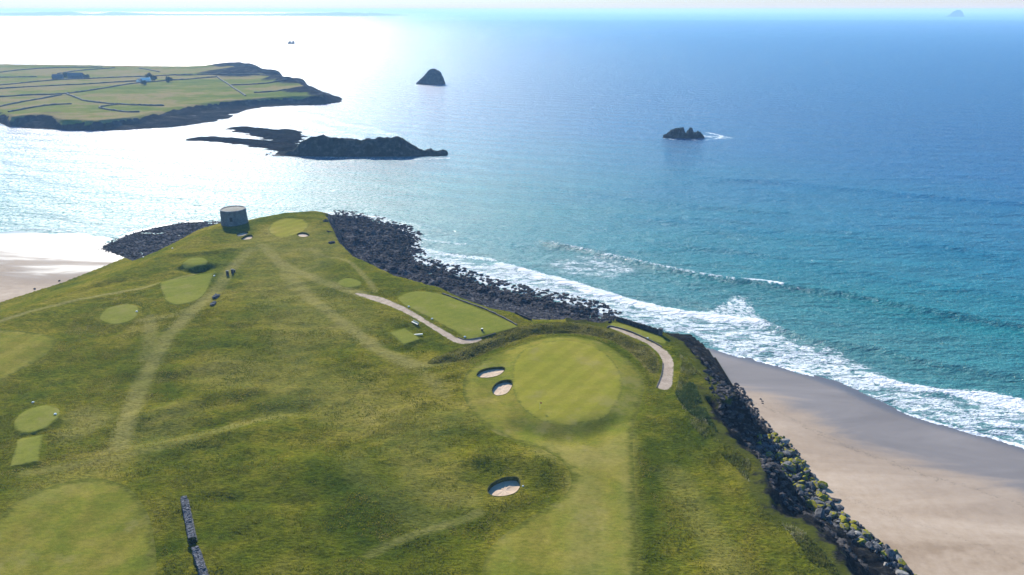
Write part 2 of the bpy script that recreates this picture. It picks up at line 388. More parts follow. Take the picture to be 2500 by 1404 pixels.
def water_mat():
    g = NT('sea_water')
    ang = math.radians(-30)
    dep = g.attr('depth')            # metres out from the shore
    # wave shapes (bump): swell, chop, ripples
    sw = g.noise(0.045, 3, 0.55, vec=g.mapping(rot=(0, 0, -ang), scale=(0.32, 1.6, 1)), dist=0.3)
    ch = g.noise(0.16, 5, 0.62, vec=g.mapping(rot=(0, 0, -ang + 0.25), scale=(0.55, 1.5, 1)))
    rp = g.noise(0.8, 4, 0.65, vec=g.mapping(rot=(0, 0, -ang - 0.3), scale=(0.7, 1.3, 1)))
    wv = g.new('ShaderNodeTexWave', wave_type='BANDS', bands_direction='Y', wave_profile='SIN')
    g.put(wv.inputs['Vector'], g.mapping(rot=(0, 0, -ang - 0.12))); wv.inputs['Scale'].default_value = 0.011; wv.inputs['Distortion'].default_value = 7.0
    wv.inputs['Detail'].default_value = 3.0; wv.inputs['Detail Scale'].default_value = 0.5; wv.inputs['Detail Roughness'].default_value = 0.6
    n0 = g.bump(wv.outputs['Fac'], 1.0, 1.1)
    n1 = g.bump(sw, 1.0, 4.0, n0)
    n2 = g.bump(ch, 1.0, 4.2, n1)
    n3 = g.bump(rp, 1.0, 0.9, n2)
    # body colour
    dn = g.math('ADD', dep, g.math('MULTIPLY', g.math('SUBTRACT', g.noise(0.012, 4, 0.6, vec=g.mapping(rot=(0, 0, -ang), scale=(0.4, 1.6, 1))), 0.5), 130))
    far = g.mr(dn, 20, 620, 0, 1, smooth=False)
    body = g.ramp(far, [(0.0, (0.06, 0.20, 0.20)), (0.10, (0.010, 0.165, 0.185)), (0.32, (0.003, 0.132, 0.215)), (0.62, (0.001, 0.092, 0.225)), (1.0, (0.001, 0.072, 0.205))])
    body = g.mix(0.35, body, g.ramp(g.math('ADD', g.math('MULTIPLY', sw, 0.5), g.math('MULTIPLY', ch, 0.5)), [(0.35, (0.55, 0.6, 0.65)), (0.65, (1.45, 1.4, 1.35))]), 'MULTIPLY')
    # foam
    lace_c = g.noise(0.22, 5, 0.6, vec=g.mapping(rot=(0, 0, -ang), scale=(0.6, 1.4, 1)), dist=1.2)
    warp = g.new('ShaderNodeVectorMath', operation='MULTIPLY_ADD')
    g.put(warp.inputs[0], g.noise(0.35, 3, 0.6, col=True)); warp.inputs[1].default_value = (2.6, 2.6, 0); g.put(warp.inputs[2], g.mapping(rot=(0, 0, -ang), scale=(0.75, 1.25, 0)))
    cell = g.voro(0.55, vec=warp.outputs[0], feature='DISTANCE_TO_EDGE')
    cell2 = g.voro(1.4, vec=warp.outputs[0], feature='DISTANCE_TO_EDGE')
    lace = g.attr('lace')
    web = g.math('MAXIMUM', g.mr(cell, 0.02, 0.30, 1.0, 0.0), g.math('MULTIPLY', g.mr(cell2, 0.02, 0.3, 1.0, 0.0), 0.85))
    web = g.math('MULTIPLY', web, g.mr(lace_c, 0.36, 0.6, 0.25, 1.0))
    lf = g.mr(g.math('ADD', g.math('MULTIPLY', lace, 1.15), g.math('SUBTRACT', web, 1.0)), 0.0, 0.45)
    dense = g.attr('foam')
    fn = g.noise(0.5, 6, 0.72, dist=0.8)
    df = g.mr(g.math('ADD', dense, g.math('MULTIPLY', g.math('SUBTRACT', fn, 0.5), 1.5)), 0.38, 0.62)
    foam = g.math('MAXIMUM', g.math('MULTIPLY', lf, 0.85), df)
    foam = g.math('MULTIPLY', foam, 1.0, clamp=True)
    milky = g.mix(g.math('MULTIPLY', lace, 0.5), body, (0.22, 0.30, 0.30))
    col = g.mix(foam, milky, (0.78, 0.80, 0.82))
    gust = g.noise(0.62, 3, 0.7, vec=g.mapping(rot=(0, 0, -ang), scale=(0.6, 1.4, 1)))
    rough = g.math('MAXIMUM', g.mr(foam, 0, 1, 0.0, 0.8), g.mr(gust, 0.42, 0.60, 0.43, 0.15))
    nf = g.bump(g.math('MULTIPLY', foam, g.math('ADD', fn, 0.5)), 0.5, 0.5, n3)
    g.b.inputs['IOR'].default_value = 1.333
    return g.done(col, rough, nf, 0.5)
M['water'] = water_mat()

# ------------------------------------------------------------------ plan of the headland (traced edges set on their real levels)
ZP = 14.0
base_right = [(2330, 1500), (2235, 1404), (2130, 1300), (2060, 1255), (2000, 1195), (1960, 1130), (1930, 1085), (1880, 1045), (1832, 985), (1792, 930), (1748, 862), (1722, 832)]
base_spit = [(1690, 815), (1640, 812), (1560, 800), (1490, 779), (1440, 757), (1380, 741), (1300, 724), (1240, 710), (1170, 693), (1130, 678), (1060, 655), (1015, 642), (992, 612), (1000, 582), (965, 556), (900, 536), (830, 525), (790, 523)]
base_far = [(765, 530), (700, 533), (640, 536), (600, 538), (540, 540)]
base_left_spit = [(455, 541), (400, 550), (330, 566), (265, 590), (245, 608)]
base_left = [(300, 627), (220, 662), (150, 690), (80, 712), (0, 737), (-110, 775), (-330, 850)]
RB = np.concatenate([pts(base_right, 1.5), pts(base_spit, 0.0), pts(base_far, 0.0), pts(base_left_spit, 0.2), pts(base_left, 1.5)])
BASE = np.concatenate([[[150.0, 40.0]], RB, [[-420.0, 150.0], [-420.0, 20.0], [150, 20.0]]])

rim_px = [(2200, 1560), (2060, 1404), (2030, 1366), (2004, 1330), (1975, 1292), (1948, 1272), (1905, 1262), (1880, 1246), (1862, 1214), (1842, 1160), (1868, 1142), (1838, 1114), (1806, 1092), (1768, 1068), (1731, 1010), (1714, 978), (1706, 944), (1768, 972), (1788, 964), (1745, 936), (1700, 886), (1662, 834), (1625, 818),
          (1560, 797), (1502, 781), (1480, 788), (1400, 784), (1330, 782), (1292, 782), (1262, 768), (1200, 758), (1130, 732), (1060, 704), (960, 678), (905, 653), (850, 623), (822, 594), (806, 562), (790, 530), (766, 518), (700, 521), (650, 531), (612, 543),
          (575, 545), (540, 552), (510, 570), (470, 590), (400, 620), (300, 662), (200, 702), (100, 738), (0, 778), (-150, 835), (-420, 930)]
RIM = np.concatenate([[[95.0, 40.0]], pts(rim_px, ZP), [[-420.0, 120.0], [-420.0, 20.0], [95, 20.0]]])

swash = [(3400, 1480), (2900, 1240), (2620, 1130), (2500, 1091), (2400, 1062), (2280, 1030), (2150, 985), (2050, 940), (1950, 906), (1850, 881), (1765, 857), (1722, 840)]
left_water = [(300, 590), (270, 578), (200, 571), (100, 567), (0, 567), (-200, 566), (-700, 566)]
SEA = np.concatenate([smooth(pts(swash, 0), 5, False), pts(base_spit + base_far + base_left_spit[:4] + left_water, 0.0),
                      np.array([[-6000, 420.0], [-6000, 9000], [6000, 9000], [6000, -200], [900, -200]])])

# ------------------------------------------------------------------ grid of the near land
GS = 0.8
GX = np.arange(-400, 200.01, GS); GY = np.arange(66, 452.01, GS)
X, Y = np.meshgrid(GX, GY); NX, NY = len(GX), len(GY)
X = X.ravel(); Y = Y.ravel()

def poly(px, z=ZP, n=5):
    return smooth(pts(px, z), n)

REG = []      # (label, polygon)
green_main = poly([(1250, 925), (1264, 872), (1312, 844), (1380, 835), (1450, 850), (1500, 890), (1520, 940), (1506, 992), (1462, 1026), (1390, 1041), (1312, 1027), (1264, 985)])
green_far = poly([(655, 562), (668, 543), (700, 533), (742, 538), (752, 556), (716, 574), (676, 578)])
fairway_main = poly([(1180, 1520), (1178, 1390), (1200, 1332), (1250, 1288), (1320, 1246), (1385, 1200), (1390, 1150), (1330, 1100), (1255, 1075), (1190, 1045), (1140, 985), (1130, 940), (1152, 898), (1240, 850), (1340, 822), (1450, 830), (1530, 878), (1572, 930), (1560, 1000), (1545, 1060), (1550, 1200), (1556, 1404), (1560, 1520)])
fairway_left = poly([(-40, 1290), (0, 1262), (60, 1215), (150, 1180), (230, 1168), (300, 1185), (345, 1228), (372, 1290), (385, 1404), (390, 1520), (-180, 1520), (-160, 1380)])
fairway_side = poly([(-120, 806), (-20, 803), (50, 806), (115, 816), (138, 830), (112, 864), (40, 905), (-60, 950), (-140, 960)])
tee_oval_near = poly([(33, 1032), (58, 1003), (108, 989), (143, 997), (138, 1024), (95, 1050), (50, 1056)])
tee_square = smooth(pts([(42, 1070), (105, 1058), (96, 1124), (24, 1138)], ZP), 1)
tee_oval_mid = poly([(243, 777), (262, 756), (308, 745), (338, 752), (334, 773), (310, 788), (268, 792)])
tee_large = poly([(391, 692), (398, 688), (440, 680), (516, 668), (519, 676), (508, 705), (488, 731), (440, 748), (408, 741), (396, 715)])
tee_mound = poly([(444, 651), (460, 638), (490, 634), (508, 641), (500, 651), (464, 656)])
tee_sea = poly([(972, 728), (1015, 713), (1080, 720), (1150, 747), (1256, 792), (1250, 803), (1170, 823), (1140, 826), (1085, 797), (1035, 771), (985, 745)])
tee_path = smooth(pts([(950, 816), (990, 804), (1028, 830), (986, 846)], ZP), 1)
tee_small = poly([(824, 691), (850, 682), (879, 690), (880, 700), (852, 705), (830, 700)])
lawn_wall = poly([(1489, 796), (1504, 785), (1560, 803), (1616, 822), (1622, 840), (1580, 826), (1530, 809)])
bank = poly([(1043, 886), (1080, 862), (1150, 836), (1220, 812), (1300, 789), (1380, 784), (1440, 789), (1490, 803), (1545, 829), (1588, 850), (1606, 876), (1610, 905), (1596, 915), (1575, 903), (1548, 870), (1500, 836), (1440, 817), (1380, 811), (1310, 815), (1240, 835), (1180, 862), (1130, 879), (1080, 888)], n=4)
path_tee = poly([(868, 719), (880, 716), (930, 726), (968, 741), (1010, 762), (1050, 787), (1090, 809), (1122, 825), (1150, 828), (1172, 824), (1176, 829), (1155, 836), (1120, 837), (1085, 821), (1045, 797), (1002, 772), (960, 752), (915, 736)], n=4)
path_cliff = poly([(1486, 798), (1492, 796), (1540, 812), (1590, 834), (1626, 855), (1641, 876), (1645, 902), (1637, 948), (1603, 945), (1614, 916), (1617, 886), (1605, 862), (1578, 839), (1530, 818)], n=4)
bunker_px = [[(1164, 914), (1176, 903), (1200, 897), (1226, 896), (1233, 904), (1220, 916), (1192, 922), (1170, 921)],
             [(1202, 948), (1212, 936), (1232, 930), (1249, 934), (1250, 947), (1238, 962), (1215, 965), (1204, 959)],
             [(1190, 1192), (1204, 1174), (1232, 1163), (1262, 1163), (1271, 1180), (1258, 1199), (1230, 1209), (1200, 1207)],
             [(578, 571), (590, 566), (604, 566), (606, 569), (597, 574), (582, 576)],
             [(588, 582), (602, 574), (614, 573), (617, 577), (610, 583), (594, 585)],
             [(725, 573), (734, 569), (748, 571), (756, 577), (746, 581), (732, 580)]]
bunkers = [poly(b) for b in bunker_px]
shore_right = np.concatenate([pts([(1492, 781), (1440, 757), (1380, 741), (1300, 724), (1240, 710), (1170, 693), (1130, 678), (1060, 655), (1015, 642), (992, 612), (1000, 582), (965, 556), (900, 536), (830, 525), (785, 520)], 0) + np.array([6, 8]),
                              pts([(795, 532), (812, 562), (828, 594), (856, 623), (912, 653), (965, 678), (1062, 703), (1130, 730), (1200, 757), (1262, 766), (1300, 779), (1400, 781), (1480, 785)], 13.0)])
shore_left = np.concatenate([pts([(600, 536), (540, 538), (455, 539), (400, 548), (330, 564), (262, 588), (240, 608), (300, 628)], 0.5), pts([(330, 622), (430, 590), (500, 566), (536, 548), (575, 541)], 6.0)])

sd = lambda P, far=60.0: sdf(P, X, Y, far)
dB = sd(BASE, 400); dR = sd(RIM, 400); dS = sd(SEA, 400)
beach = np.clip(-dS * 0.028, -2.5, 1.6) + 0.10 * fbm(X / 14, Y / 30, 3, 5)

# plateau
und = 1.7 * fbm(X / 85, Y / 60, 3, 1) + 0.75 * fbm(X / 30, Y / 16, 3, 2)
tus = 0.42 * fbm(X / 5.5, Y / 4.0, 4, 9)
mown = np.zeros_like(X)
for P in (green_main, fairway_main, fairway_left, fairway_side, tee_sea, green_far, tee_large):
    mown = np.maximum(mown, sstep(-4, 3, sd(P)))
for P in (tee_oval_near, tee_square, tee_oval_mid, tee_mound, tee_path, tee_small, lawn_wall, path_tee, path_cliff):
    mown = np.maximum(mown, sstep(-1.5, 0.5, sd(P)))
green_m = sstep(-3, 2, np.maximum(sd(green_main), sd(green_far)))
plat = ZP + und * (1 - 0.55 * mown) * (1 - 0.92 * green_m) + tus * (1 - mown)
# small dune ridges of the rough, left centre
def ridge(px, amp, w, z=ZP):
    d = line_dist(smooth(pts(px, z), 5, False), X, Y)
    return amp * np.exp(-(d / w) ** 2)
for px, a, w in [([(360, 1010), (450, 985), (540, 960), (620, 950)], 1.0, 4), ([(350, 1055), (470, 1045), (620, 1015), (740, 1000)], -0.9, 4),
                 ([(410, 905), (480, 892), (560, 885)], 0.9, 3.5), ([(380, 1100), (540, 1060), (700, 1035)], 0.8, 5), ([(700, 1150), (850, 1170), (960, 1230)], 1.1, 7),
                 ([(500, 1215), (640, 1222), (760, 1232)], -0.5, 2), ([(1130, 1130), (1180, 1115), (1250, 1118), (1320, 1135)], 1.2, 5),
                 ([(1270, 1045), (1390, 1062), (1480, 1035)], -0.9, 4.5), ([(110, 735), (180, 710), (290, 680)], -0.8, 3), ([(420, 622), (500, 618), (560, 612)], 1.0, 3),
                 ([(1640, 1000), (1700, 1062), (1755, 1115), (1764, 1160), (1830, 1232), (1900, 1312), (1990, 1420)], -0.45, 1.3),
                 ([(1000, 860), (960, 850), (940, 830)], -0.4, 2), ([(445, 655), (480, 660), (520, 650)], -1.2, 2.4)]:
    plat = plat + ridge(px, a, w)
for P, a, w in [(bank, 1.1, 6.5), (tee_mound, 1.2, 3.0), (tee_path, 0.65, 1.8), (tee_large, 0.55, 2.4), (tee_oval_mid, 0.3, 2.0), (tee_oval_near, 0.3, 2.0), (tee_square, 0.22, 2.0), (tee_sea, 0.4, 1.8), (tee_small, 0.35, 2.0), (green_main, 0.8, 6)]:
    plat = plat + a * sstep(-w if P is not bank else 0, w * 0.35 if P is not bank else w, sd(P))
plat = plat + sstep(0, 2.0, sd(bank)) * 0.8 * fbm(X / 3.0, Y / 2.6, 3, 21)
tt = np.clip(dB, 0, None) / (np.clip(dB, 0, None) + np.clip(-dR, 0, None) + 1e-6)
right = ((Y < 268) & (X > 20)).astype(float)
seaw = ((Y >= 268) & (X > -105)).astype(float)
prof_r = np.where(tt < 0.5, tt * 0.5, 0.25 + 0.75 * np.clip((tt - 0.5) / 0.46, 0, 1) ** 0.85)
prof_s = np.where(tt < 0.8, tt * 0.34, 0.272 + 0.728 * sstep(0.8, 1.0, tt))
prof_l = sstep(0, 1.15, tt) / sstep(0, 1.15, np.array(1.0))
prof = right * prof_r + seaw * prof_s + (1 - np.maximum(right, seaw)) * prof_l
rockiness = (tt > 0) * (1 - sstep(-2.0, 0.0, dR)) * np.maximum(right * sstep(0.02, 0.25, tt), seaw)
crag = (2.3 * fbm(X / 9, Y / 9, 5, 31) + 1.5 * fbm(X / 3.2, Y / 3.2, 3, 33)) * rockiness * sstep(0, 0.15, tt) * (1 - 0.6 * sstep(0.85, 1, tt))
Z = np.where(dB <= 0, beach, beach + (plat - beach) * prof + crag)
# low rock shelf of the left spit
dl = sd(shore_left)
Z = np.where((dB > 0) & (dl > -6), np.minimum(Z, 0.35 + 0.9 * fbm(X / 7, Y / 5, 4, 41) + 14 * sstep(2, -10, dl)), Z)
HG = Z.reshape(NY, NX)

def ground(x, y):
    i = min(max((x - GX[0]) / GS, 0), NX - 1.001); j = min(max((y - GY[0]) / GS, 0), NY - 1.001)
    a, b = int(i), int(j); u, v = i - a, j - b
    return float((HG[b, a] * (1 - u) + HG[b, a + 1] * u) * (1 - v) + (HG[b + 1, a] * (1 - u) + HG[b + 1, a + 1] * u) * v)

def on_ground(px, py, z=ZP):
    for _ in range(25):
        x, y, _z = at(px, py, z); z = 0.5 * z + 0.5 * ground(x, y)
    return x, y, ground(x, y)

# soft masks of the rough: dry tracks and darker patches
track = np.zeros_like(X)
for px, w, a in [([(660, 590), (760, 600), (700, 680), (800, 790)], 20, 0.30), ([(700, 560), (770, 590), (620, 640)], 14, 0.25), ([(560, 900), (760, 940), (900, 1010)], 12, 0.28), ([(420, 1010), (330, 1090), (120, 1190)], 8, 0.25), ([(1120, 1020), (1000, 1060), (1080, 1220)], 9, 0.22), ([(1640, 1150), (1700, 1240), (1790, 1400)], 4, 0.3), ([(-80, 800), (0, 780), (150, 741), (300, 712), (400, 686), (470, 668)], 1.5, 0.85), ([(610, 612), (580, 640), (552, 670), (532, 703), (468, 762), (412, 818), (372, 880), (332, 960), (303, 1040), (290, 1085)], 3.0, 0.75),
                 ([(366, 775), (366, 830), (356, 872)], 2.6, 0.55), ([(340, 782), (420, 772), (490, 748)], 2.0, 0.5), ([(905, 1352), (980, 1316), (1060, 1286), (1170, 1250)], 1.3, 0.8),
                 ([(640, 600), (690, 650), (760, 730), (850, 800), (940, 860), (1010, 890)], 3.0, 0.75), ([(680, 640), (740, 670), (800, 695), (880, 719)], 3.0, 0.9), ([(760, 610), (790, 625), (850, 640), (900, 690), (915, 712)], 1.3, 0.7),
                 ([(770, 620), (775, 650), (720, 662)], 2, 0.6), ([(690, 655), (700, 690), (800, 770), (920, 850)], 2.0, 0.6), ([(620, 612), (700, 610), (790, 612)], 4, 0.5),
                 ([(250, 1100), (420, 1070), (560, 1035), (700, 1012)], 1.4, 0.5), ([(1040, 890), (1090, 880), (1180, 845)], 2.5, 0.6), ([(60, 1150), (250, 1120), (420, 1085), (620, 1025)], 2.0, 0.45),
                 ([(1010, 895), (1060, 930), (1080, 960)], 2.5, 0.3), ([(700, 800), (720, 900), (690, 1000)], 7, 0.3), ([(200, 1005), (230, 1020), (180, 1050)], 5, 0.45), ([(1535, 1060), (1536, 1200), (1540, 1404)], 2.6, 0.25),
                 ([(1150, 1220), (1020, 1200), (1000, 1140)], 3, 0.35), ([(1040, 1280), (900, 1190), (860, 1120)], 4, 0.3), ([(1420, 1180), (1440, 1280), (1430, 1420)], 5, 0.35), ([(1340, 1100), (1450, 1120), (1520, 1090)], 5, 0.4)]:
    d = line_dist(smooth(pts(px, ZP), 5, False), X, Y)
    track = np.maximum(track, a * np.exp(-(d / w) ** 4))
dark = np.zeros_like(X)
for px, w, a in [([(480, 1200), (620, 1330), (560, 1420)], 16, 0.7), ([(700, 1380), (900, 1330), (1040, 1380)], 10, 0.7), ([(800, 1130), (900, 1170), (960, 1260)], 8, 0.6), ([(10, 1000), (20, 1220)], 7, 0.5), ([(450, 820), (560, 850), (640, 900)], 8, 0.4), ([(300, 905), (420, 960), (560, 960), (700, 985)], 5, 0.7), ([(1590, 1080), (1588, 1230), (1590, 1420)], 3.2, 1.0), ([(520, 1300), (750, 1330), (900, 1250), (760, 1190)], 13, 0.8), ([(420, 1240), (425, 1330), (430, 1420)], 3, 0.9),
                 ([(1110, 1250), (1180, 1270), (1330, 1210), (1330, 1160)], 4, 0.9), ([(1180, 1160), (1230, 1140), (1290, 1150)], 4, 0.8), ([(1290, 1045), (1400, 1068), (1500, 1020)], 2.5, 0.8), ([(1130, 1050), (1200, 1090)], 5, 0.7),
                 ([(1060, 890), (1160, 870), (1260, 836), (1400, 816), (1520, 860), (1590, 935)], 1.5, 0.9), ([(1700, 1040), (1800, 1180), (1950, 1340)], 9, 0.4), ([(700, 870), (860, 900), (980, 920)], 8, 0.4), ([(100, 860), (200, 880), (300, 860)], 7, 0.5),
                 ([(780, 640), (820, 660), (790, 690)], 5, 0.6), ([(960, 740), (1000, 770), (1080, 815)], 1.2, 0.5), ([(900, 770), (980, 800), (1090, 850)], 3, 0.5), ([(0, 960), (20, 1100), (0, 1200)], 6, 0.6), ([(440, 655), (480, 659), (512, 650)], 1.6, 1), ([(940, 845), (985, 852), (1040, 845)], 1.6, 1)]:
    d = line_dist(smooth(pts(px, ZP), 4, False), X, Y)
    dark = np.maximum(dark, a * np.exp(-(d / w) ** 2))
cliff = np.where((dB > 0) & (dR < 5), np.where(dR > 0, 0.4 * sstep(5, 0, dR), 0.4 + (1 - tt) * 1.6), 0) * right
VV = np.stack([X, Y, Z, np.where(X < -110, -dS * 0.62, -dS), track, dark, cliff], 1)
TT = grid_tris(NX, NY); LL = np.zeros(len(TT), int)
labels = ['headland']

def cut(P, name, only=None):
    """cut the triangles along the outline P and give the inside a label of its own"""
    global VV, TT, LL
    s = sdf(P, VV[:, 0], VV[:, 1], 20.0) if isinstance(P, np.ndarray) else P(VV)
    s = np.where(np.abs(s) < 0.06, 0.06, s)
    li = labels.index(name) if name in labels else len(labels)
    if li == len(labels): labels.append(name)
    pos = s[TT] > 0; cnt = pos.sum(1)
    ok = np.ones(len(TT), bool) if only is None else (LL == labels.index(only))
    LL = np.where((cnt == 3) & ok, li, LL)
    mixed = np.nonzero((cnt > 0) & (cnt < 3) & ok)[0]
    if len(mixed) == 0: return
    edges = {}; newv = []; newt = []; newl = []; n0 = len(VV)
    def mid(a, b):
        k = (a, b) if a < b else (b, a)
        if k not in edges:
            t = s[k[0]] / (s[k[0]] - s[k[1]])
            edges[k] = n0 + len(newv); newv.append(VV[k[0]] * (1 - t) + VV[k[1]] * t)
        return edges[k]
    for q in mixed:
        tri = TT[q]; p = pos[q]; old = LL[q]
        k = int(np.nonzero(p)[0][0]) if cnt[q] == 1 else int(np.nonzero(~p)[0][0])
        a, b, c = int(tri[k]), int(tri[(k + 1) % 3]), int(tri[(k + 2) % 3])
        ab, ac = mid(a, b), mid(a, c)
        la, lb = (li, old) if cnt[q] == 1 else (old, li)
        newt += [(a, ab, ac), (ab, b, c), (ab, c, ac)]; newl += [la, lb, lb]
    keep = np.ones(len(TT), bool); keep[mixed] = False
    TT = np.concatenate([TT[keep], np.array(newt)]); LL = np.concatenate([LL[keep], np.array(newl)])
    VV = np.concatenate([VV, np.array(newv)])

cut(lambda V: -sdf(BASE, V[:, 0], V[:, 1], 400), 'beach')
cut(shore_right, 'rocky_shore', 'headland'); cut(shore_left, 'rocky_shore', 'headland')
for P in (fairway_main, fairway_left, fairway_side): cut(P, 'fairway', 'headland')
cut(bank, 'grass_bank')
for P in (green_main, green_far): cut(P, 'putting_green')
for P in (tee_oval_near, tee_square, tee_oval_mid, tee_large, tee_mound, tee_sea, tee_path, tee_small, lawn_wall): cut(P, 'tee_ground', 'headland')
for P in (path_tee, path_cliff): cut(P, 'gravel_path')
for P in bunkers: cut(P, 'hole')

mats = {'headland': 'rough', 'beach': 'sand', 'rocky_shore': 'shore', 'fairway': 'fairway', 'grass_bank': 'bank', 'putting_green': 'green', 'tee_ground': 'tee', 'gravel_path': 'gravel'}
for li, nm in enumerate(labels):
    if nm == 'hole': continue
    T = TT[LL == li]; idx, inv = np.unique(T, return_inverse=True); V = VV[idx]
    groups_ = {'fairway': [fairway_main, fairway_left, fairway_side], 'putting_green': [green_main, green_far], 'tee_ground': [tee_oval_near, tee_square, tee_oval_mid, tee_large, tee_mound, tee_sea, tee_path, tee_small, lawn_wall], 'gravel_path': [path_tee, path_cliff]}
    edge_ = np.full(len(V), -20.0)
    for P in groups_.get(nm, ()): edge_ = np.maximum(edge_, sdf(P, V[:, 0], V[:, 1], 20.0))
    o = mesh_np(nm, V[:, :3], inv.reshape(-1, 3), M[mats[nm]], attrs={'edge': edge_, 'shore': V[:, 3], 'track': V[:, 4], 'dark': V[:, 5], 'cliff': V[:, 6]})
    if nm == 'grass_bank': tag(o, 'long curved bank of shaggy rough grass around the far side of the round green', 'grass bank')
    else: tag(o, kind='structure')

# ------------------------------------------------------------------ standing grass and scrub
def blade_mat(name, stops, scale=0.05):
    m = bpy.data.materials.new(name); m.use_nodes = True; t = m.node_tree; t.nodes.clear()
    N = t.nodes.new; out = N('ShaderNodeOutputMaterial'); df = N('ShaderNodeBsdfDiffuse'); tr = N('ShaderNodeBsdfTranslucent'); mx = N('ShaderNodeMixShader')
    ns = N('ShaderNodeTexNoise'); ns.inputs['Scale'].default_value = scale; ns.inputs['Detail'].default_value = 6; ns.inputs['Roughness'].default_value = 0.7
    ge = N('ShaderNodeNewGeometry'); rp = N('ShaderNodeValToRGB'); e = rp.color_ramp.elements
    while len(e) < len(stops): e.new(0.5)
    for el, (p, c) in zip(e, stops): el.position = p; el.color = (*c, 1)
    L = t.links.new; L(ge.outputs['Position'], ns.inputs['Vector']); L(ns.outputs[0], rp.inputs[0]); L(rp.outputs[0], df.inputs[0]); L(rp.outputs[0], tr.inputs[0])
    mx.inputs[0].default_value = 0.4; L(df.outputs[0], mx.inputs[1]); L(tr.outputs[0], mx.inputs[2]); L(mx.outputs[0], out.inputs[0])
    return m
def ground_np(x, y):
    i = np.clip((x - GX[0]) / GS, 0, NX - 1.001); j = np.clip((y - GY[0]) / GS, 0, NY - 1.001)
    a = i.astype(int); b = j.astype(int); u = i - a; v = j - b
    return (HG[b, a] * (1 - u) + HG[b, a + 1] * u) * (1 - v) + (HG[b + 1, a] * (1 - u) + HG[b + 1, a + 1] * u) * v
def blades(name, x, y, h, w, mat, lean=0.5, seed=2):
    r = np.random.default_rng(seed); n = len(x); z = ground_np(x, y) - 0.04
    a = r.uniform(0, 6.283, n); b = r.uniform(0, 6.283, n)
    hh = h * r.uniform(0.5, 1.2, n); ww = w * r.uniform(0.6, 1.3, n); ln = lean * r.uniform(0.2, 1.0, n) * hh
    dx, dy = np.cos(a) * ww / 2, np.sin(a) * ww / 2
    V = np.concatenate([np.stack([x - dx, y - dy, z], 1), np.stack([x + dx, y + dy, z], 1), np.stack([x + np.cos(b) * ln, y + np.sin(b) * ln, z + hh], 1)])
    k = np.arange(n); o = mesh_np(name, V, np.stack([k, k + n, k + 2 * n], 1), mat, smooth_=False)
    return tag(o, kind='stuff')
def pick(n, lo, hi, test, seed):
    r = np.random.default_rng(seed); x = r.uniform(lo[0], hi[0], n); y = r.uniform(lo[1], hi[1], n); k = test(x, y, r); return x[k], y[k]
all_mown = [green_main, fairway_main, fairway_left, fairway_side, tee_sea, green_far, tee_large, tee_oval_near, tee_square, tee_oval_mid, tee_mound, tee_path, tee_small, lawn_wall, path_tee, path_cliff] + bunkers
TRK = track.reshape(NY, NX)
def rough_test(x, y, r):
    k = sdf(RIM, x, y, 60) > 0.5
    for P in all_mown: k &= sdf(P, x, y, 6) < -0.5
    i = ((x - GX[0]) / GS).astype(int).clip(0, NX - 1); j = ((y - GY[0]) / GS).astype(int).clip(0, NY - 1)
    k &= r.random(len(x)) > TRK[j, i] * 1.4
    c = fbm(x / 9, y / 6, 4, 81) + 0.6 * fbm(x / 2.6, y / 2.0, 2, 83)
    k &= r.random(len(x)) < np.clip(0.36 + 2.2 * c, 0.03, 1)
    return k
gm = blade_mat('grass_blade', [(0.36, (0.090, 0.116, 0.009)), (0.46, (0.142, 0.150, 0.013)), (0.54, (0.212, 0.186, 0.022)), (0.64, (0.32, 0.26, 0.062))])
x_, y_ = pick(330000, (-160, 92), (78, 270), rough_test, 5)
blades('rough_grass', x_, y_, 0.36, 0.30, gm, 0.95, 6)
bx_, by_ = pick(34000, bank.min(0), bank.max(0), lambda x, y, r: sdf(bank, x, y, 6) > 0.15, 8)
blades('bank_grass', bx_, by_, 0.55, 0.3, blade_mat('bank_blade', [(0.36, (0.10, 0.108, 0.018)), (0.48, (0.16, 0.15, 0.03)), (0.58, (0.24, 0.21, 0.06)), (0.68, (0.34, 0.29, 0.12))], 0.12), 0.8, 9)
edge_strip = poly([(1650, 850), (1690, 890), (1740, 940), (1772, 966), (1705, 938), (1700, 985), (1728, 1020), (1765, 1075), (1838, 1118), (1836, 1160), (1858, 1216), (1880, 1252), (1905, 1268), (1975, 1300), (2065, 1410), (2000, 1410), (1900, 1280), (1800, 1150), (1700, 1060), (1640, 980), (1648, 930), (1655, 890)], n=3)
ex_, ey_ = pick(70000, edge_strip.min(0), edge_strip.max(0), lambda x, y, r: (sdf(edge_strip, x, y, 6) > 0) & (r.random(len(x)) < np.clip(0.4 + 1.6 * fbm(x / 5, y / 5, 3, 85), 0, 1)), 10)
blades('cliff_edge_grass', ex_, ey_, 0.65, 0.32, blade_mat('tussock_blade', [(0.36, (0.10, 0.125, 0.018)), (0.48, (0.16, 0.165, 0.03)), (0.56, (0.27, 0.25, 0.09)), (0.64, (0.48, 0.44, 0.28))], 0.09), 0.9, 11)
scrub = poly([(1642, 955), (1668, 935), (1700, 935), (1722, 985), (1745, 1030), (1768, 1066), (1735, 1052), (1690, 1020), (1655, 985)], n=3)
sx_, sy_ = pick(16000, scrub.min(0), scrub.max(0), lambda x, y, r: (sdf(scrub, x, y, 6) > 0) & (r.random(len(x)) < np.clip(0.25 + 2.2 * fbm(x / 4, y / 4, 3, 87), 0, 1)), 12)
blades('scrub', sx_, sy_, 0.7, 0.5, blade_mat('scrub_leaf', [(0.36, (0.045, 0.075, 0.018)), (0.5, (0.075, 0.11, 0.03)), (0.66, (0.13, 0.16, 0.05))], 0.4), 1.2, 13)

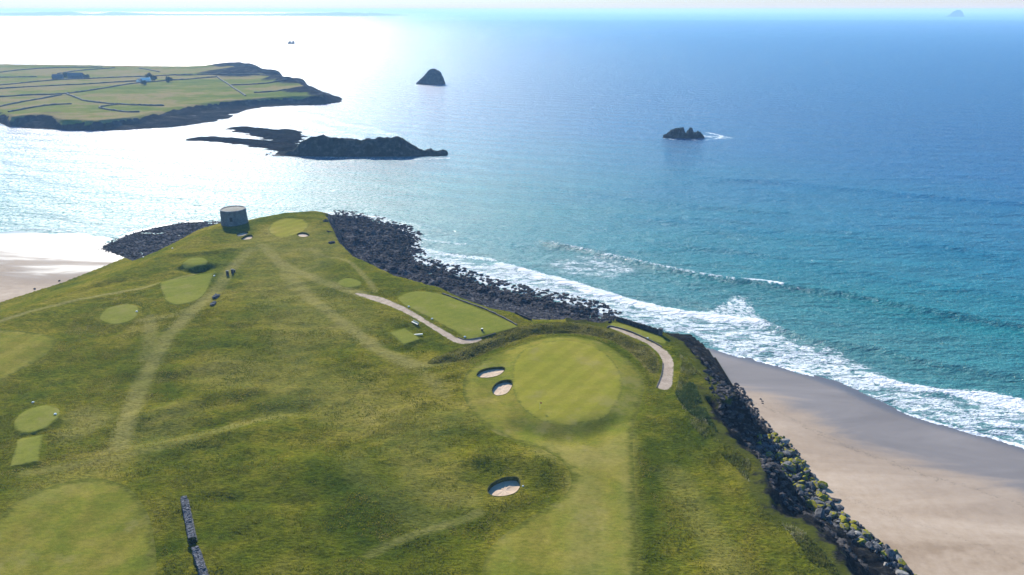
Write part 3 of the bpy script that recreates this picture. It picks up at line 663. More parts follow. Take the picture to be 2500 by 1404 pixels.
# ------------------------------------------------------------------ bunkers
blab = ['long narrow sand bunker left of the round green, farther of its pair', 'round sand bunker left of the round green, nearer of its pair', 'large lone sand bunker with deep shadow in the near fairway rough',
        'small sand bunker below the round tower, behind another one', 'small wedge-shaped sand bunker below the round tower, in front of another one', 'small sand bunker at the seaward side of the far green']
for P, lb, k in zip(bunkers, blab, range(6)):
    c = P.mean(0); zc = ground(*c); n = len(P)
    depth = 1.05 if k == 2 else (0.75 if k < 2 else 0.7)
    root = empty('bunker', (c[0], c[1], zc)); tag(root, lb, 'bunker', 'sand bunkers on the golf course')
    top = [ground(*p) for p in P]
    rings = []
    for s, dz in ((0.28, -0.10), (0.12, 0.06), (-0.05, 0.05), (-0.10, -0.25), (-0.14, -depth)):
        r = []
        for p, z in zip(P, top):
            d = p - c; L = np.hypot(*d); q = c + d * (L + s) / L
            r.append((q[0] - c[0], q[1] - c[1], z - zc + dz if dz > -depth else -depth + 0.35 * (z - zc)))
        rings.append(r)
    V = np.array([v for r in rings for v in r]); F = []
    for a in range(len(rings) - 1):
        for i in range(n):
            j = (i + 1) % n; F.append((a * n + i, (a + 1) * n + i, (a + 1) * n + j, a * n + j))
    F = np.array(F)
    area = 0.5 * np.sum(P[:, 0] * np.roll(P[:, 1], -1) - np.roll(P[:, 0], -1) * P[:, 1])
    if area < 0: F = F[:, ::-1]
    mesh_np('turf_face', V, F[:, ::-1], M['turf_face'], root)
    rs = []
    for f in (1.0, 0.75, 0.5, 0.25):
        for v in rings[-1]:
            L = math.hypot(v[0], v[1]); rs.append((v[0] * f, v[1] * f, v[2] + 0.02 - 0.12 * (1 - f) + (0.06 * math.sin(v[0] * 3) if f < 1 else 0)))
    rs.append((0, 0, -depth - 0.1)); V = np.array(rs); F = []
    for a in range(3):
        for i in range(n):
            j = (i + 1) % n; F += [(a * n + i, a * n + j, (a + 1) * n + j), (a * n + i, (a + 1) * n + j, (a + 1) * n + i)]
    for i in range(n): F.append((3 * n + i, 3 * n + (i + 1) % n, 4 * n))
    F = np.array(F)
    if area < 0: F = F[:, ::-1]
    mesh_np('sand_floor', V, F, M['bunker_sand'], root)

# ------------------------------------------------------------------ sea
def axis(lo, hi, step, ends, g=1.03):
    a = list(np.arange(lo, hi + 1e-6, step))
    s = step
    while a[-1] < ends[1]: s = min(s * g, 1500); a.append(a[-1] + s)
    s = step; pre = []
    x = lo
    while x > ends[0]: s = min(s * g, 1500); x -= s; pre.append(x)
    return np.array(pre[::-1] + a)
WX = axis(-240, 260, 1.4, (-36000, 36000), 1.022); WY = axis(170, 520, 1.4, (40, 38000), 1.016)
wx, wy = np.meshgrid(WX, WY); wnx, wny = len(WX), len(WY); wx = wx.ravel(); wy = wy.ravel()
wd = sdf(SEA, wx, wy, 900); wland = sdf(BASE, wx, wy, 300)
foam = np.zeros_like(wx); lace = np.zeros_like(wx); wz = np.zeros_like(wx)
def wline(px, w, amp, arr, pw=2.0, noise_=0.0):
    P = smooth(pts(px, 0), 6, False)
    d = line_dist(P, wx, wy, 90)
    if noise_: d = d + noise_ * fbm(wx / 7, wy / 7, 3, 55)
    np.maximum(arr, amp * np.exp(-(np.abs(d) / w) ** pw), out=arr)
def wpoly(px, amp, soft, arr):
    d = sdf(smooth(pts(px, 0), 5), wx, wy, 90)
    np.maximum(arr, amp * sstep(-soft, soft, d), out=arr)
# lacy wash along the shore
wpoly([(985, 600), (1060, 612), (1150, 640), (1250, 652), (1330, 676), (1450, 712), (1560, 745), (1700, 770), (1800, 782), (1870, 792), (1940, 832), (2020, 850), (2100, 892), (2200, 935), (2300, 965), (2420, 985), (2560, 1010), (2800, 1080), (2800, 1210), (2600, 1140), (2400, 1072), (2150, 995), (1950, 915), (1760, 865), (1600, 830), (1450, 800), (1300, 760), (1150, 720), (1000, 670)], 0.66, 5, lace)
wpoly([(1340, 640), (1450, 625), (1560, 655), (1480, 680), (1380, 668)], 0.4, 4, lace)
wline([(1020, 640), (1150, 690), (1300, 735), (1480, 785), (1620, 820), (1700, 840), (1800, 862)], 5, 0.72, lace)
# dense breakers
wline([(1225, 648), (1330, 676), (1450, 711), (1560, 744)], 4.0, 0.80, foam, 2, 3)
wline([(1540, 738), (1620, 758), (1700, 770), (1790, 781), (1850, 786)], 3.6, 0.9, foam, 2, 2)
wpoly([(1690, 768), (1740, 748), (1795, 718), (1830, 728), (1850, 755), (1872, 790), (1800, 786)], 0.52, 4, foam)
wline([(2130, 925), (2220, 948), (2330, 962), (2420, 974), (2500, 992), (2640, 1030)], 2.6, 0.9, foam, 2, 2.5)
wpoly([(2330, 960), (2400, 955), (2440, 962), (2520, 985), (2520, 1012), (2420, 992)], 0.75, 2, foam)
wline([(1815, 686), (1850, 690), (1905, 697)], 1.4, 0.75, foam, 2, 1)
wline([(1345, 597), (1420, 612), (1500, 630), (1600, 652), (1700, 672), (1790, 686)], 1.2, 0.52, foam, 2, 1.2)
wline([(1000, 600), (1100, 622), (1200, 634)], 2.5, 0.6, foam, 2, 2); wline([(1010, 580), (1080, 590), (1150, 600)], 1.5, 0.5, foam, 2, 2)
wline([(1760, 858), (1850, 882), (1950, 908), (2050, 943), (2150, 988), (2280, 1032), (2400, 1064), (2500, 1092), (2650, 1142), (2900, 1245)], 1.1, 0.85, foam, 2, 0.7)
wline([(1900, 705), (1980, 712)], 0.8, 0.4, foam, 2, 1)
# left bay
wline([(0, 556), (120, 560), (230, 566)], 2, 0.5, foam, 2, 2); wline([(180, 545), (260, 557), (330, 560)], 2, 0.5, foam, 2, 2)
wline([(560, 300), (640, 300), (740, 325), (800, 330)], 9, 0.6, lace); wline([(280, 335), (400, 320), (520, 310), (600, 290), (700, 268)], 14, 0.75, lace)
wline([(1625, 338), (1680, 342), (1740, 340), (1760, 332), (1730, 325)], 3.5, 0.6, foam, 2, 5); wline([(1700, 332), (1770, 336)], 8, 0.6, lace)
wline([(720, 380), (850, 386), (1000, 389), (1095, 386)], 2.5, 0.5, foam, 2, 3); wline([(620, 262), (700, 262), (830, 250)], 6, 0.6, foam, 2, 4)
# rocks' edge wash
edge = ((wd > 0) & (wd < 40) & (wland > -30) & (wx > -130)).astype(float)
lace = np.maximum(lace, edge * 0.9 * np.exp(-(wd / 7) ** 2))
lace *= sstep(-1, 2.0, wd)
# swells and breaking waves as real relief
def swell(px, amp, w, face=1.0):
    global wz
    P = smooth(pts(px, 0), 6, False)
    d = line_dist(P, wx, wy, 60) + 0.8 * fbm(wx / 12, wy / 12, 2, 61)
    wz = wz + amp * np.exp(-(d / w) ** 2)
swell([(1330, 594), (1420, 611), (1500, 629), (1600, 651), (1700, 671), (1790, 685), (1860, 692), (1960, 706), (2100, 725), (2300, 765), (2520, 803)], 1.7, 2.9)
swell([(1870, 792), (2000, 832), (2150, 852), (2270, 885), (2520, 925)], 1.3, 2.8)
swell([(1225, 646), (1330, 674), (1450, 709), (1560, 742), (1700, 768), (1860, 786)], 0.7, 2.5)
swell([(2130, 922), (2220, 945), (2330, 958), (2420, 968), (2520, 985)], 0.8, 2.5)
swell([(1600, 590), (1900, 625), (2200, 680), (2500, 720)], 0.6, 4.5); swell([(1500, 520), (1900, 565), (2300, 600), (2520, 625)], 0.5, 5)
swell([(1700, 430), (2000, 452), (2300, 480), (2520, 498)], 0.6, 5); swell([(1250, 450), (1600, 490), (1900, 520)], 0.5, 5); swell([(2000, 560), (2250, 590), (2520, 640)], 0.5, 4)
swell([(640, 272), (760, 300), (900, 340)], 0.8, 6); swell([(700, 265), (820, 295), (980, 330)], 0.8, 6); swell([(560, 280), (680, 305), (780, 325)], 0.7, 5)
swell([(1000, 545), (1150, 580), (1300, 600)], 0.5, 4); swell([(860, 520), (1000, 545), (1150, 570)], 0.4, 4)
wz *= sstep(0, 6, wd)
i, j = np.meshgrid(np.arange(wnx - 1), np.arange(wny - 1)); a = (j * wnx + i).ravel()
Q = np.stack([a, a + 1, a + wnx + 1, a + wnx], 1)
depth = np.where(wd > 0, wd, 0)
sea = mesh_np('sea', np.stack([wx, wy, wz], 1), Q, M['water'], attrs={'depth': depth, 'foam': foam, 'lace': lace})
tag(sea, kind='structure')

# ------------------------------------------------------------------ boulders
def rock_mesh(seed, sub=2, cuts=10):
    rnd = random.Random(seed)
    bm = bmesh.new(); bmesh.ops.create_icosphere(bm, subdivisions=sub, radius=1.0)
    planes = []
    for _ in range(cuts):
        n = Vector((rnd.gauss(0, 1), rnd.gauss(0, 1), rnd.gauss(0, 0.8))).normalized(); planes.append((n, rnd.uniform(0.38, 0.72)))
    sc = (rnd.uniform(0.9, 1.3), rnd.uniform(0.7, 1.0), rnd.uniform(0.55, 0.85))
    for v in bm.verts:
        p = v.co.copy()
        for n, d in planes:
            e = p.dot(n) - d
            if e > 0: p -= n * e * 0.92
        p += p.normalized() * 0.06 * mnoise.noise(p * 3 + Vector((seed, 0, 0)))
        v.co = Vector((p.x * sc[0], p.y * sc[1], p.z * sc[2]))
    return bm

rock_me = {}
for mk in ('rock_dark', 'rock_grey', 'rock_pale', 'rock_lichen'):
    rock_me[mk] = []
    for s in range(6):
        bm = rock_mesh(s * 17 + 3, 2); me = bpy.data.meshes.new('boulder')
        bm.to_mesh(me); bm.free(); me.materials.append(M[mk])
        rock_me[mk].append(me)

def inside(P, p):
    x, y = p; r = False; N = len(P)
    for i in range(N):
        a, b = P[i], P[(i + 1) % N]
        if (a[1] > y) != (b[1] > y) and x < (b[0] - a[0]) * (y - a[1]) / (b[1] - a[1]) + a[0]: r = not r
    return r

def scatter(P, n, rmin, rnd, tries=40):
    lo, hi = P.min(0), P.max(0); out = []; cells = {}
    for _ in range(n * tries):
        if len(out) >= n: break
        p = (rnd.uniform(lo[0], hi[0]), rnd.uniform(lo[1], hi[1]))
        k = (int(p[0] // rmin), int(p[1] // rmin))
        if any((q[0] - p[0]) ** 2 + (q[1] - p[1]) ** 2 < rmin * rmin for di in (-1, 0, 1) for dj in (-1, 0, 1) for q in cells.get((k[0] + di, k[1] + dj), ())): continue
        if inside(P, p): out.append(p); cells.setdefault(k, []).append(p)
    return out

def boulder(x, y, s, mk, label, group, rnd, z=None, flat=1.0):
    o = bpy.data.objects.new('boulder', rnd.choice(rock_me[mk]))
    o.location = (x, y, (ground(x, y) if z is None else z) + 0.22 * s * flat); o.rotation_euler = (rnd.uniform(-0.5, 0.5), rnd.uniform(-0.5, 0.5), rnd.uniform(0, 6.28))
    o.scale = (s, s * rnd.uniform(0.8, 1.1), s * flat * rnd.uniform(0.8, 1.1))
    link(o); return tag(o, label, 'boulder', group)

rnd = random.Random(5)
armour = smooth(pts([(1905, 1052), (1945, 1090), (1975, 1135), (2010, 1190), (2065, 1250), (2135, 1300), (2240, 1400), (2190, 1404), (2120, 1352), (2060, 1318), (2000, 1270), (1950, 1222), (1905, 1180), (1862, 1130), (1842, 1092), (1872, 1068)], 2.6), 3)
n_ar = 0
BL = {'rock_lichen': 'yellow lichen-covered boulder in the rock armour below the right-hand cliff', 'rock_pale': 'pale boulder in the rock armour below the right-hand cliff', 'rock_grey': 'grey boulder in the rock armour below the right-hand cliff'}
for x, y in scatter(armour, 180, 1.15, rnd):
    s = rnd.choice((0.7, 0.85, 1.0, 1.0, 1.2, 1.45, 1.75)) * rnd.uniform(0.9, 1.12)
    # lichen grows on the middle band, the pale ones lie at the sand
    mk = rnd.choices(['rock_lichen', 'rock_pale', 'rock_grey'], [0.46, 0.14, 0.40])[0]
    boulder(x, y, s, mk, BL[mk], 'boulders of the rock armour below the cliff', rnd)
edge_spit = smooth(pts([(992, 612), (1004, 582), (972, 560), (955, 575), (975, 612), (990, 640), (1040, 662), (1110, 686), (1170, 704), (1240, 724), (1300, 738), (1380, 757), (1440, 772), (1478, 783), (1490, 779), (1440, 757), (1380, 741), (1300, 724), (1240, 710), (1170, 693), (1130, 678), (1060, 655), (1015, 642)], 0.6), 3)
for x, y in scatter(edge_spit, 100, 1.9, rnd):
    s = rnd.uniform(1.1, 2.1)
    mk = 'rock_grey' if (x > 22 and rnd.random() < 0.55) else 'rock_dark'
    boulder(x, y, s, mk, ('dark' if mk == 'rock_dark' else 'grey') + ' boulder on the wave-washed edge of the rocky spit', 'boulders along the seaward edge of the spit', rnd)
for px, py, s in [(1447, 609, 1.1), (1131, 680, 1), (1105, 672, 1.2), (1150, 688, 1.0), (1165, 690, 0.9), (1118, 666, 0.9)]:
    x, y, _ = at(px - (320 if px > 1400 else 0), py + (65 if px > 1400 else 0), 0)
    boulder(x, y, s, 'rock_dark', 'dark boulder awash in the white foam off the rocky spit', 'boulders awash off the spit', rnd, z=-0.1)

def stuff_rocks(name, specs, mk):
    """a field of rocks nobody could count, one mesh"""
    protos = []
    for s in range(5):
        bm = rock_mesh(100 + s, 1, 5); bm.verts.ensure_lookup_table()
        protos.append((np.array([v.co[:] for v in bm.verts]), np.array([[v.index for v in f.verts] for f in bm.faces]))); bm.free()
    Vs, Fs, off = [], [], 0
    for x, y, s in specs:
        V, F = protos[rnd.randrange(5)]
        a = rnd.uniform(0, 6.28); ca, sa = math.cos(a), math.sin(a); t = rnd.uniform(-0.25, 0.25)
        W = V * s * np.array([1.1, 1.1, 0.75]); W = np.stack([W[:, 0] * ca - W[:, 1] * sa, W[:, 0] * sa + W[:, 1] * ca, W[:, 2] + t * W[:, 0]], 1)
        Vs.append(W + np.array([x, y, ground(x, y) + 0.2 * s])); Fs.append(F + off); off += len(V)
    o = mesh_np(name, np.concatenate(Vs), np.concatenate(Fs), M[mk], smooth_=False)
    return tag(o, kind='stuff')
def base_d(x, y): return float(sdf(BASE, np.array([x]), np.array([y]), 400)[0])
sp = []
for x, y in scatter(shore_right, 3000, 0.85, rnd, 12):
    k = min(max(base_d(x, y) / 26, 0), 1)                 # big rocks at the sea, shingle under the grass
    sp.append((x, y, rnd.uniform(0.6, 1.5) * (1 - k) + rnd.uniform(0.25, 0.55) * k))
stuff_rocks('shore_rubble', [q for q in sp if q[2] >= 0.62], 'rock_dark')
stuff_rocks('shore_shingle', [q for q in sp if q[2] < 0.62], 'rubble')
stuff_rocks('weedy_rubble', [(x, y, rnd.uniform(0.25, 0.75)) for x, y in scatter(shore_left, 1100, 0.9, rnd, 12)], 'rock_dark')
stuff_rocks('cliff_foot_rubble', [(x, y, rnd.uniform(0.25, 0.6)) for x, y in scatter(armour, 420, 0.7, rnd, 12)], 'rock_grey')
cl_foot = smooth(pts([(1800, 930), (1840, 985), (1885, 1045), (1870, 1060), (1830, 1020), (1795, 960)], 1.6), 3)
stuff_rocks('cliff_foot_rubble', [(x, y, rnd.uniform(0.3, 0.9)) for x, y in scatter(cl_foot, 130, 0.9, rnd, 12)], 'rock_dark')
face = smooth(pts([(1695, 850), (1748, 905), (1795, 960), (1850, 1040), (1862, 1090), (1890, 1160), (1938, 1225), (1992, 1278), (2062, 1345), (2120, 1404), (2075, 1404), (2018, 1342), (1958, 1286), (1892, 1264), (1848, 1185), (1838, 1128), (1778, 1086), (1738, 1025), (1716, 965), (1738, 945), (1705, 895)], 6), 3)
stuff_rocks('cliff_crag', [(x, y, rnd.uniform(0.4, 1.25)) for x, y in scatter(face, 380, 1.0, rnd, 14)], 'rock_dark')
x, y, _ = at(2035, 1221, 1.5)
o = boulder(x, y, 2.2, 'rock_dark', 'flat dark slab of rock lying on the dry sand beside the armour', None, rnd, flat=0.28); o.scale.x = 2.9; o.scale.y = 1.3; o.rotation_euler = (0, 0, -0.2)
for px, py, lb in [(1857, 975, 'small dark stone alone on the pale sand, farthest of three'), (1861, 980, 'small dark stone on the pale sand, middle of three'), (1862, 985, 'small dark stone on the pale sand, nearest of three')]:
    x, y, z = on_ground(px, py, 1.5); o = boulder(x, y, 0.42, 'rock_dark', lb, 'stones on the sand', rnd, z=z)
for px, py, lb in [(145, 686, 'dark stone at the grass edge above the left beach, farther one'), (84, 706, 'dark stone at the grass edge above the left beach, nearer one')]:
    x, y, z = on_ground(px, py, 2); boulder(x, y, 0.8, 'rock_dark', lb, 'stones by the left beach', rnd, z=z)
for px, py, s, lb in [(812, 592, 2.6, 'big dark outcrop boulder at the grass edge of the far green, nearest'), (806, 566, 1.8, 'dark outcrop boulder at the grass edge of the far green, middle'), (794, 540, 2.4, 'dark outcrop boulder at the seaward corner of the far green')]:
    x, y, z = on_ground(px, py, 11); boulder(x, y, s, 'rock_dark', lb, 'outcrops beside the far green', rnd, z=z - 0.5)
x, y, z = on_ground(1489, 787); boulder(x, y, 0.8, 'rock_dark', 'low dark rock at the feet of the standing person', None, rnd, z=z)

# ------------------------------------------------------------------ sea stacks and islets
def profile_rock(name, tops, ybase, w, mat, nu=90, nv=34, rough=0.12, power=2.4, floor_=-1.5, jag=0.0, parent=None, seed=1, hscale=1.0):
    """rock with the given skyline (photo pixels) standing on the water line ybase, 2*w deep"""
    p0 = np.array(at(tops[0][0], ybase, 0)[:2]); p1 = np.array(at(tops[-1][0], ybase, 0)[:2])
    dist = np.hypot(*((p0 + p1) / 2)); dep = math.atan(CAMZ / dist)
    mpp = math.hypot(dist, CAMZ) / FPX / 1.0 * math.cos(math.atan((ybase - 702) / FPX))
    us = np.array([(a - tops[0][0]) / (tops[-1][0] - tops[0][0]) for a, _ in tops])
    hs = np.array([max(((ybase - b) * mpp - w * math.sin(dep) * 0.9) / math.cos(dep), 0.2) for _, b in tops])
    ax = (p1 - p0); L = np.hypot(*ax); ax /= L; nrm = np.array([-ax[1], ax[0]])
    U, Vv = np.meshgrid(np.linspace(0, 1, nu), np.linspace(-1, 1, nv)); U = U.ravel(); Vv = Vv.ravel()
    h = np.interp(U, us, hs) * hscale
    wloc = w * (0.55 + 0.45 * np.sqrt(np.clip(4 * U * (1 - U), 0, 1)))
    x = p0[0] + ax[0] * U * L + nrm[0] * (w + Vv * wloc); y = p0[1] + ax[1] * U * L + nrm[1] * (w + Vv * wloc)
    k = 1 - np.abs(Vv) ** power
    s = L / 12
    z = h * k * (1 + rough * 2 * fbm(x / s, y / s, 4, seed)) + h.max() * rough * fbm(x / (s * .4), y / (s * .4), 3, seed + 7) * (k > 0.05)
    if jag: z = z + jag * h * k * (np.abs(((U * 17 + 0.3 * Vv) % 1) - 0.5) - 0.25)
    z = np.where((np.abs(Vv) > 0.99) | (U < 0.004) | (U > 0.996), floor_, z)
    c = (p0 + p1) / 2
    return mesh_np(name, np.stack([x - c[0], y - c[1], z], 1), grid_tris(nu, nv), mat, parent, loc=(c[0], c[1], 0), smooth_=False)

o = profile_rock('sea_stack', [(1013, 204), (1022, 196), (1034, 186), (1042, 178), (1050, 172), (1056, 170), (1066, 173), (1074, 177), (1080, 190), (1085, 205)], 207, 16, M['islet'], rough=0.06, power=3.0)
tag(o, 'tall triangular sea stack alone in the bay beyond the rocky islet', 'sea stack')
o = profile_rock('sea_stack', [(1621, 331), (1628, 328), (1634, 323), (1640, 316), (1652, 312), (1664, 310), (1671, 314), (1674, 325), (1679, 322), (1683, 315), (1691, 311), (1693, 320), (1697, 323), (1706, 319), (1713, 322), (1717, 328), (1722, 334)], 338, 5, M['islet'], rough=0.10, jag=0.5, power=4, hscale=0.86)
tag(o, 'jagged dark sea stack with a split crest and white foam around it', 'sea stack')
o = profile_rock('sea_stack', [(701, 106), (704, 103), (709, 100), (711, 103), (713, 105), (714, 100), (718, 100.5), (719, 106)], 107.5, 5, M['islet'], rough=0.08, power=5)
tag(o, 'tiny notched sea stack far out in the sun glitter', 'sea stack')
o = profile_rock('distant_island', [(2316, 40), (2324, 37), (2330, 31), (2338, 27.5), (2346, 28), (2352, 32), (2358, 40)], 41, 60, M['islet'], rough=0.05, power=2.2)
tag(o, 'hazy humped island on the horizon at the far right', 'island')

# middle islet: flat ledges and two humps in one mesh
root = empty('rocky_islet', at(800, 365, 0)); tag(root, 'long low rocky islet with two humps in the channel beyond the tower', 'islet')
def reparent(o): o.location = Vector(o.location) - Vector(root.location); o.parent = root; return o
reparent(profile_rock('crag', [(640, 380), (680, 374), (705, 366), (725, 352), (742, 338), (756, 331), (785, 328), (820, 335), (870, 338), (910, 335), (950, 331), (975, 334), (990, 342), (1010, 355), (1028, 366), (1040, 366), (1048, 363), (1062, 368), (1072, 367), (1078, 364), (1088, 371), (1091, 380)], 383, 13, M['islet'], nu=200, nv=46, rough=0.12, power=2.0, seed=3, hscale=0.9))
def ledges(name, px, zmax, seed, parent=root):
    P = smooth(pts(px, 0.3), 4); lo, hi = P.min(0) - 4, P.max(0) + 4
    gx = np.arange(lo[0], hi[0], 2.2); gy = np.arange(lo[1], hi[1], 2.2); xx, yy = np.meshgrid(gx, gy); xx = xx.ravel(); yy = yy.ravel()
    d = sdf(P, xx, yy, 60); z = np.clip(0.22 * d, -2, zmax) + 2.0 * fbm(xx / 14, yy / 6, 5, seed) - 0.1
    c = np.array(parent.location)
    return mesh_np(name, np.stack([xx - c[0], yy - c[1], z - c[2]], 1), grid_tris(len(gx), len(gy)), M['ledge'], parent, smooth_=False)
ledges('ledge', [(452, 340), (520, 334), (600, 338), (640, 342), (720, 350), (740, 372), (680, 370), (620, 358), (540, 348)], 2.0, 3)
ledges('ledge', [(556, 312), (610, 309), (660, 316), (720, 318), (738, 326), (735, 345), (690, 350), (640, 338), (600, 326), (570, 320)], 2.2, 9)

# ------------------------------------------------------------------ the island with fields
ib = [(-420, 330), (-150, 318), (0, 303), (60, 313), (200, 319), (300, 318), (420, 311), (520, 298), (560, 290), (590, 272), (640, 262), (700, 259), (760, 257), (830, 250), (834, 242), (800, 232), (770, 222), (748, 212), (742, 200), (715, 196), (688, 190), (684, 182)]
if_ = [(660, 170), (620, 163), (560, 163), (400, 165), (200, 163), (0, 160), (-420, 158)]
IB = np.concatenate([pts(ib, 0), pts(if_, 3)])
ir = [(-420, 285), (-100, 262), (0, 268), (30, 288), (110, 283), (150, 294), (230, 296), (330, 287), (400, 268), (460, 256), (560, 246), (660, 238), (740, 236), (800, 238), (775, 226), (740, 212), (725, 205), (690, 200), (660, 190), (600, 172), (540, 164), (400, 161), (200, 159), (0, 157), (-420, 155)]
IR = pts(ir, 9)
gx = np.arange(IB[:, 0].min() - 20, IB[:, 0].max() + 20, 5.0); gx = gx[gx > -1500]; gy = np.arange(IB[:, 1].min() - 20, IB[:, 1].max() + 60, 5.0)
ix, iy = np.meshgrid(gx, gy); inx, iny = len(gx), len(gy); ix = ix.ravel(); iy = iy.ravel()
ib_d = sdf(IB, ix, iy, 300); ir_d = sdf(IR, ix, iy, 300)
t = np.clip(ib_d, 0, None) / (np.clip(ib_d, 0, None) + np.clip(-ir_d, 0, None) + 1e-6)
iz = np.where(ib_d <= 0, np.clip(ib_d * 0.1, -3, 0) - 0.3, 0.2 + 9 * np.where(t < 0.7, t * 0.45, 0.315 + 0.685 * sstep(0.7, 1, t)) + 1.0 * fbm(ix / 60, iy / 60, 4, 71) + (t < 0.98) * 2.0 * fbm(ix / 16, iy / 16, 4, 73))
rockm = np.where(t < 0.9, 1.0, 0.0)
def knob(px, py, z, amp, r, rk=0.8):
    global iz, rockm
    x, y, _ = at(px, py, z); d = np.hypot(ix - x, (iy - y) * 0.7)
    iz = iz + amp * np.exp(-(d / r) ** 2) * (ib_d > 0) * (1 + 0.5 * fbm(ix / 20, iy / 20, 3, 77)); rockm = np.maximum(rockm, rk * np.exp(-(d / (r * 1.3)) ** 4))
knob(578, 160, 9, 12, 45); knob(620, 172, 9, 7, 50); knob(660, 178, 8, 5, 45); knob(545, 178, 9, 2, 45, 0.6); knob(600, 180, 9, 2, 50, 0.7)
knob(705, 196, 8, 9, 36); knob(725, 204, 7, 7, 30); knob(760, 226, 6, 5, 34); knob(800, 238, 4, 3, 25); knob(110, 282, 9, 2.5, 25, 0.4)
IGH = iz.reshape(iny, inx)
def iground(x, y):
    i = min(max((x - gx[0]) / 5, 0), inx - 1.001); j = min(max((y - gy[0]) / 5, 0), iny - 1.001); a, b = int(i), int(j); u, v = i - a, j - b
    return float((IGH[b, a] * (1 - u) + IGH[b, a + 1] * u) * (1 - v) + (IGH[b + 1, a] * (1 - u) + IGH[b + 1, a + 1] * u) * v)
o = mesh_np('field_island', np.stack([ix, iy, iz], 1), grid_tris(inx, iny), M['island'], attrs={'rock': rockm}); tag(o, kind='structure')

def strip_wall(name, P, w, h, mat, gfun, label, cat, group=None, step=3.0, jit=0.25):
    """low wall following the ground along the world polyline P"""
    d = np.r_[0, np.cumsum(np.hypot(*np.diff(P, axis=0).T))]; n = max(int(d[-1] / step), 2)
    q = np.linspace(0, d[-1], n + 1); xs = np.interp(q, d, P[:, 0]); ys = np.interp(q, d, P[:, 1])
    V, F = [], []; c = (xs[0], ys[0], gfun(xs[0], ys[0]))
    for k in range(n + 1):
        tx, ty = xs[min(k + 1, n)] - xs[max(k - 1, 0)], ys[min(k + 1, n)] - ys[max(k - 1, 0)]; L = math.hypot(tx, ty); nx, ny = -ty / L, tx / L
        z = gfun(xs[k], ys[k]); hh = h * (1 + random.uniform(-jit, jit))
        for s, zz in ((-0.5, -0.6), (-0.36, hh), (0.36, hh), (0.5, -0.6)): V.append((xs[k] + nx * w * s - c[0], ys[k] + ny * w * s - c[1], z + zz - c[2]))
        if k:
            b = k * 4
            for e in range(3): F.append((b - 4 + e, b + e, b + e + 1, b - 4 + e + 1))
    F += [(3, 2, 1, 0)[::-1], ((n * 4), n * 4 + 1, n * 4 + 2, n * 4 + 3)]
    o = mesh_np(name, np.array(V), np.array(F)[:, ::-1], mat, loc=c, smooth_=False)
    return tag(o, label, cat, group)

fw = [([(0, 207), (130, 195), (330, 187), (470, 182)], 'long dark field wall behind the white cottage'), ([(-60, 219), (100, 210), (200, 205), (340, 197)], 'dark field wall running up to the white cottage from the left'),
      ([(-60, 240), (60, 233), (160, 228), (250, 215), (330, 203), (430, 195), (530, 188)], 'longest field wall, crossing the island in front of the cottage'), ([(160, 228), (190, 238), (220, 247), (330, 255), (400, 256)], 'field wall bending down towards the near shore'),
      ([(340, 273), (300, 272), (242, 262), (265, 256), (300, 252)], 'hooked field wall enclosing a small plot near the shore'), ([(530, 188), (560, 207), (600, 234)], 'field wall running down to the right-hand rocky shore'),
      ([(0, 259), (60, 247), (150, 231)], 'short slanting field wall at the left edge, upper of two'), ([(20, 271), (110, 257), (175, 253)], 'short slanting field wall at the left edge, lower of two'),
      ([(560, 207), (640, 205), (700, 203)], 'straight field wall reaching the rocky knoll on the right'), ([(620, 225), (700, 222)], 'short field wall near the rocky right-hand point'),
      ([(-40, 180), (100, 167), (250, 163)], 'far field wall along the back of the island on the left'), ([(0, 189), (90, 187)], 'short far field wall left of the dark farm buildings'), ([(430, 184), (540, 184), (660, 185)], 'field wall along the foot of the dark rocky ridge'),
      ([(140, 179), (200, 171), (280, 165)], 'thin field wall slanting up the far fields'), ([(340, 166), (390, 175)], 'short field wall slanting down the far fields')]
for px, lb in fw:
    strip_wall('field_wall', smooth(pts(px, 10), 4, False), 2.0, 1.6, M['field_wall'], iground, lb + ' on the green island', 'field wall', 'stone field walls on the island')

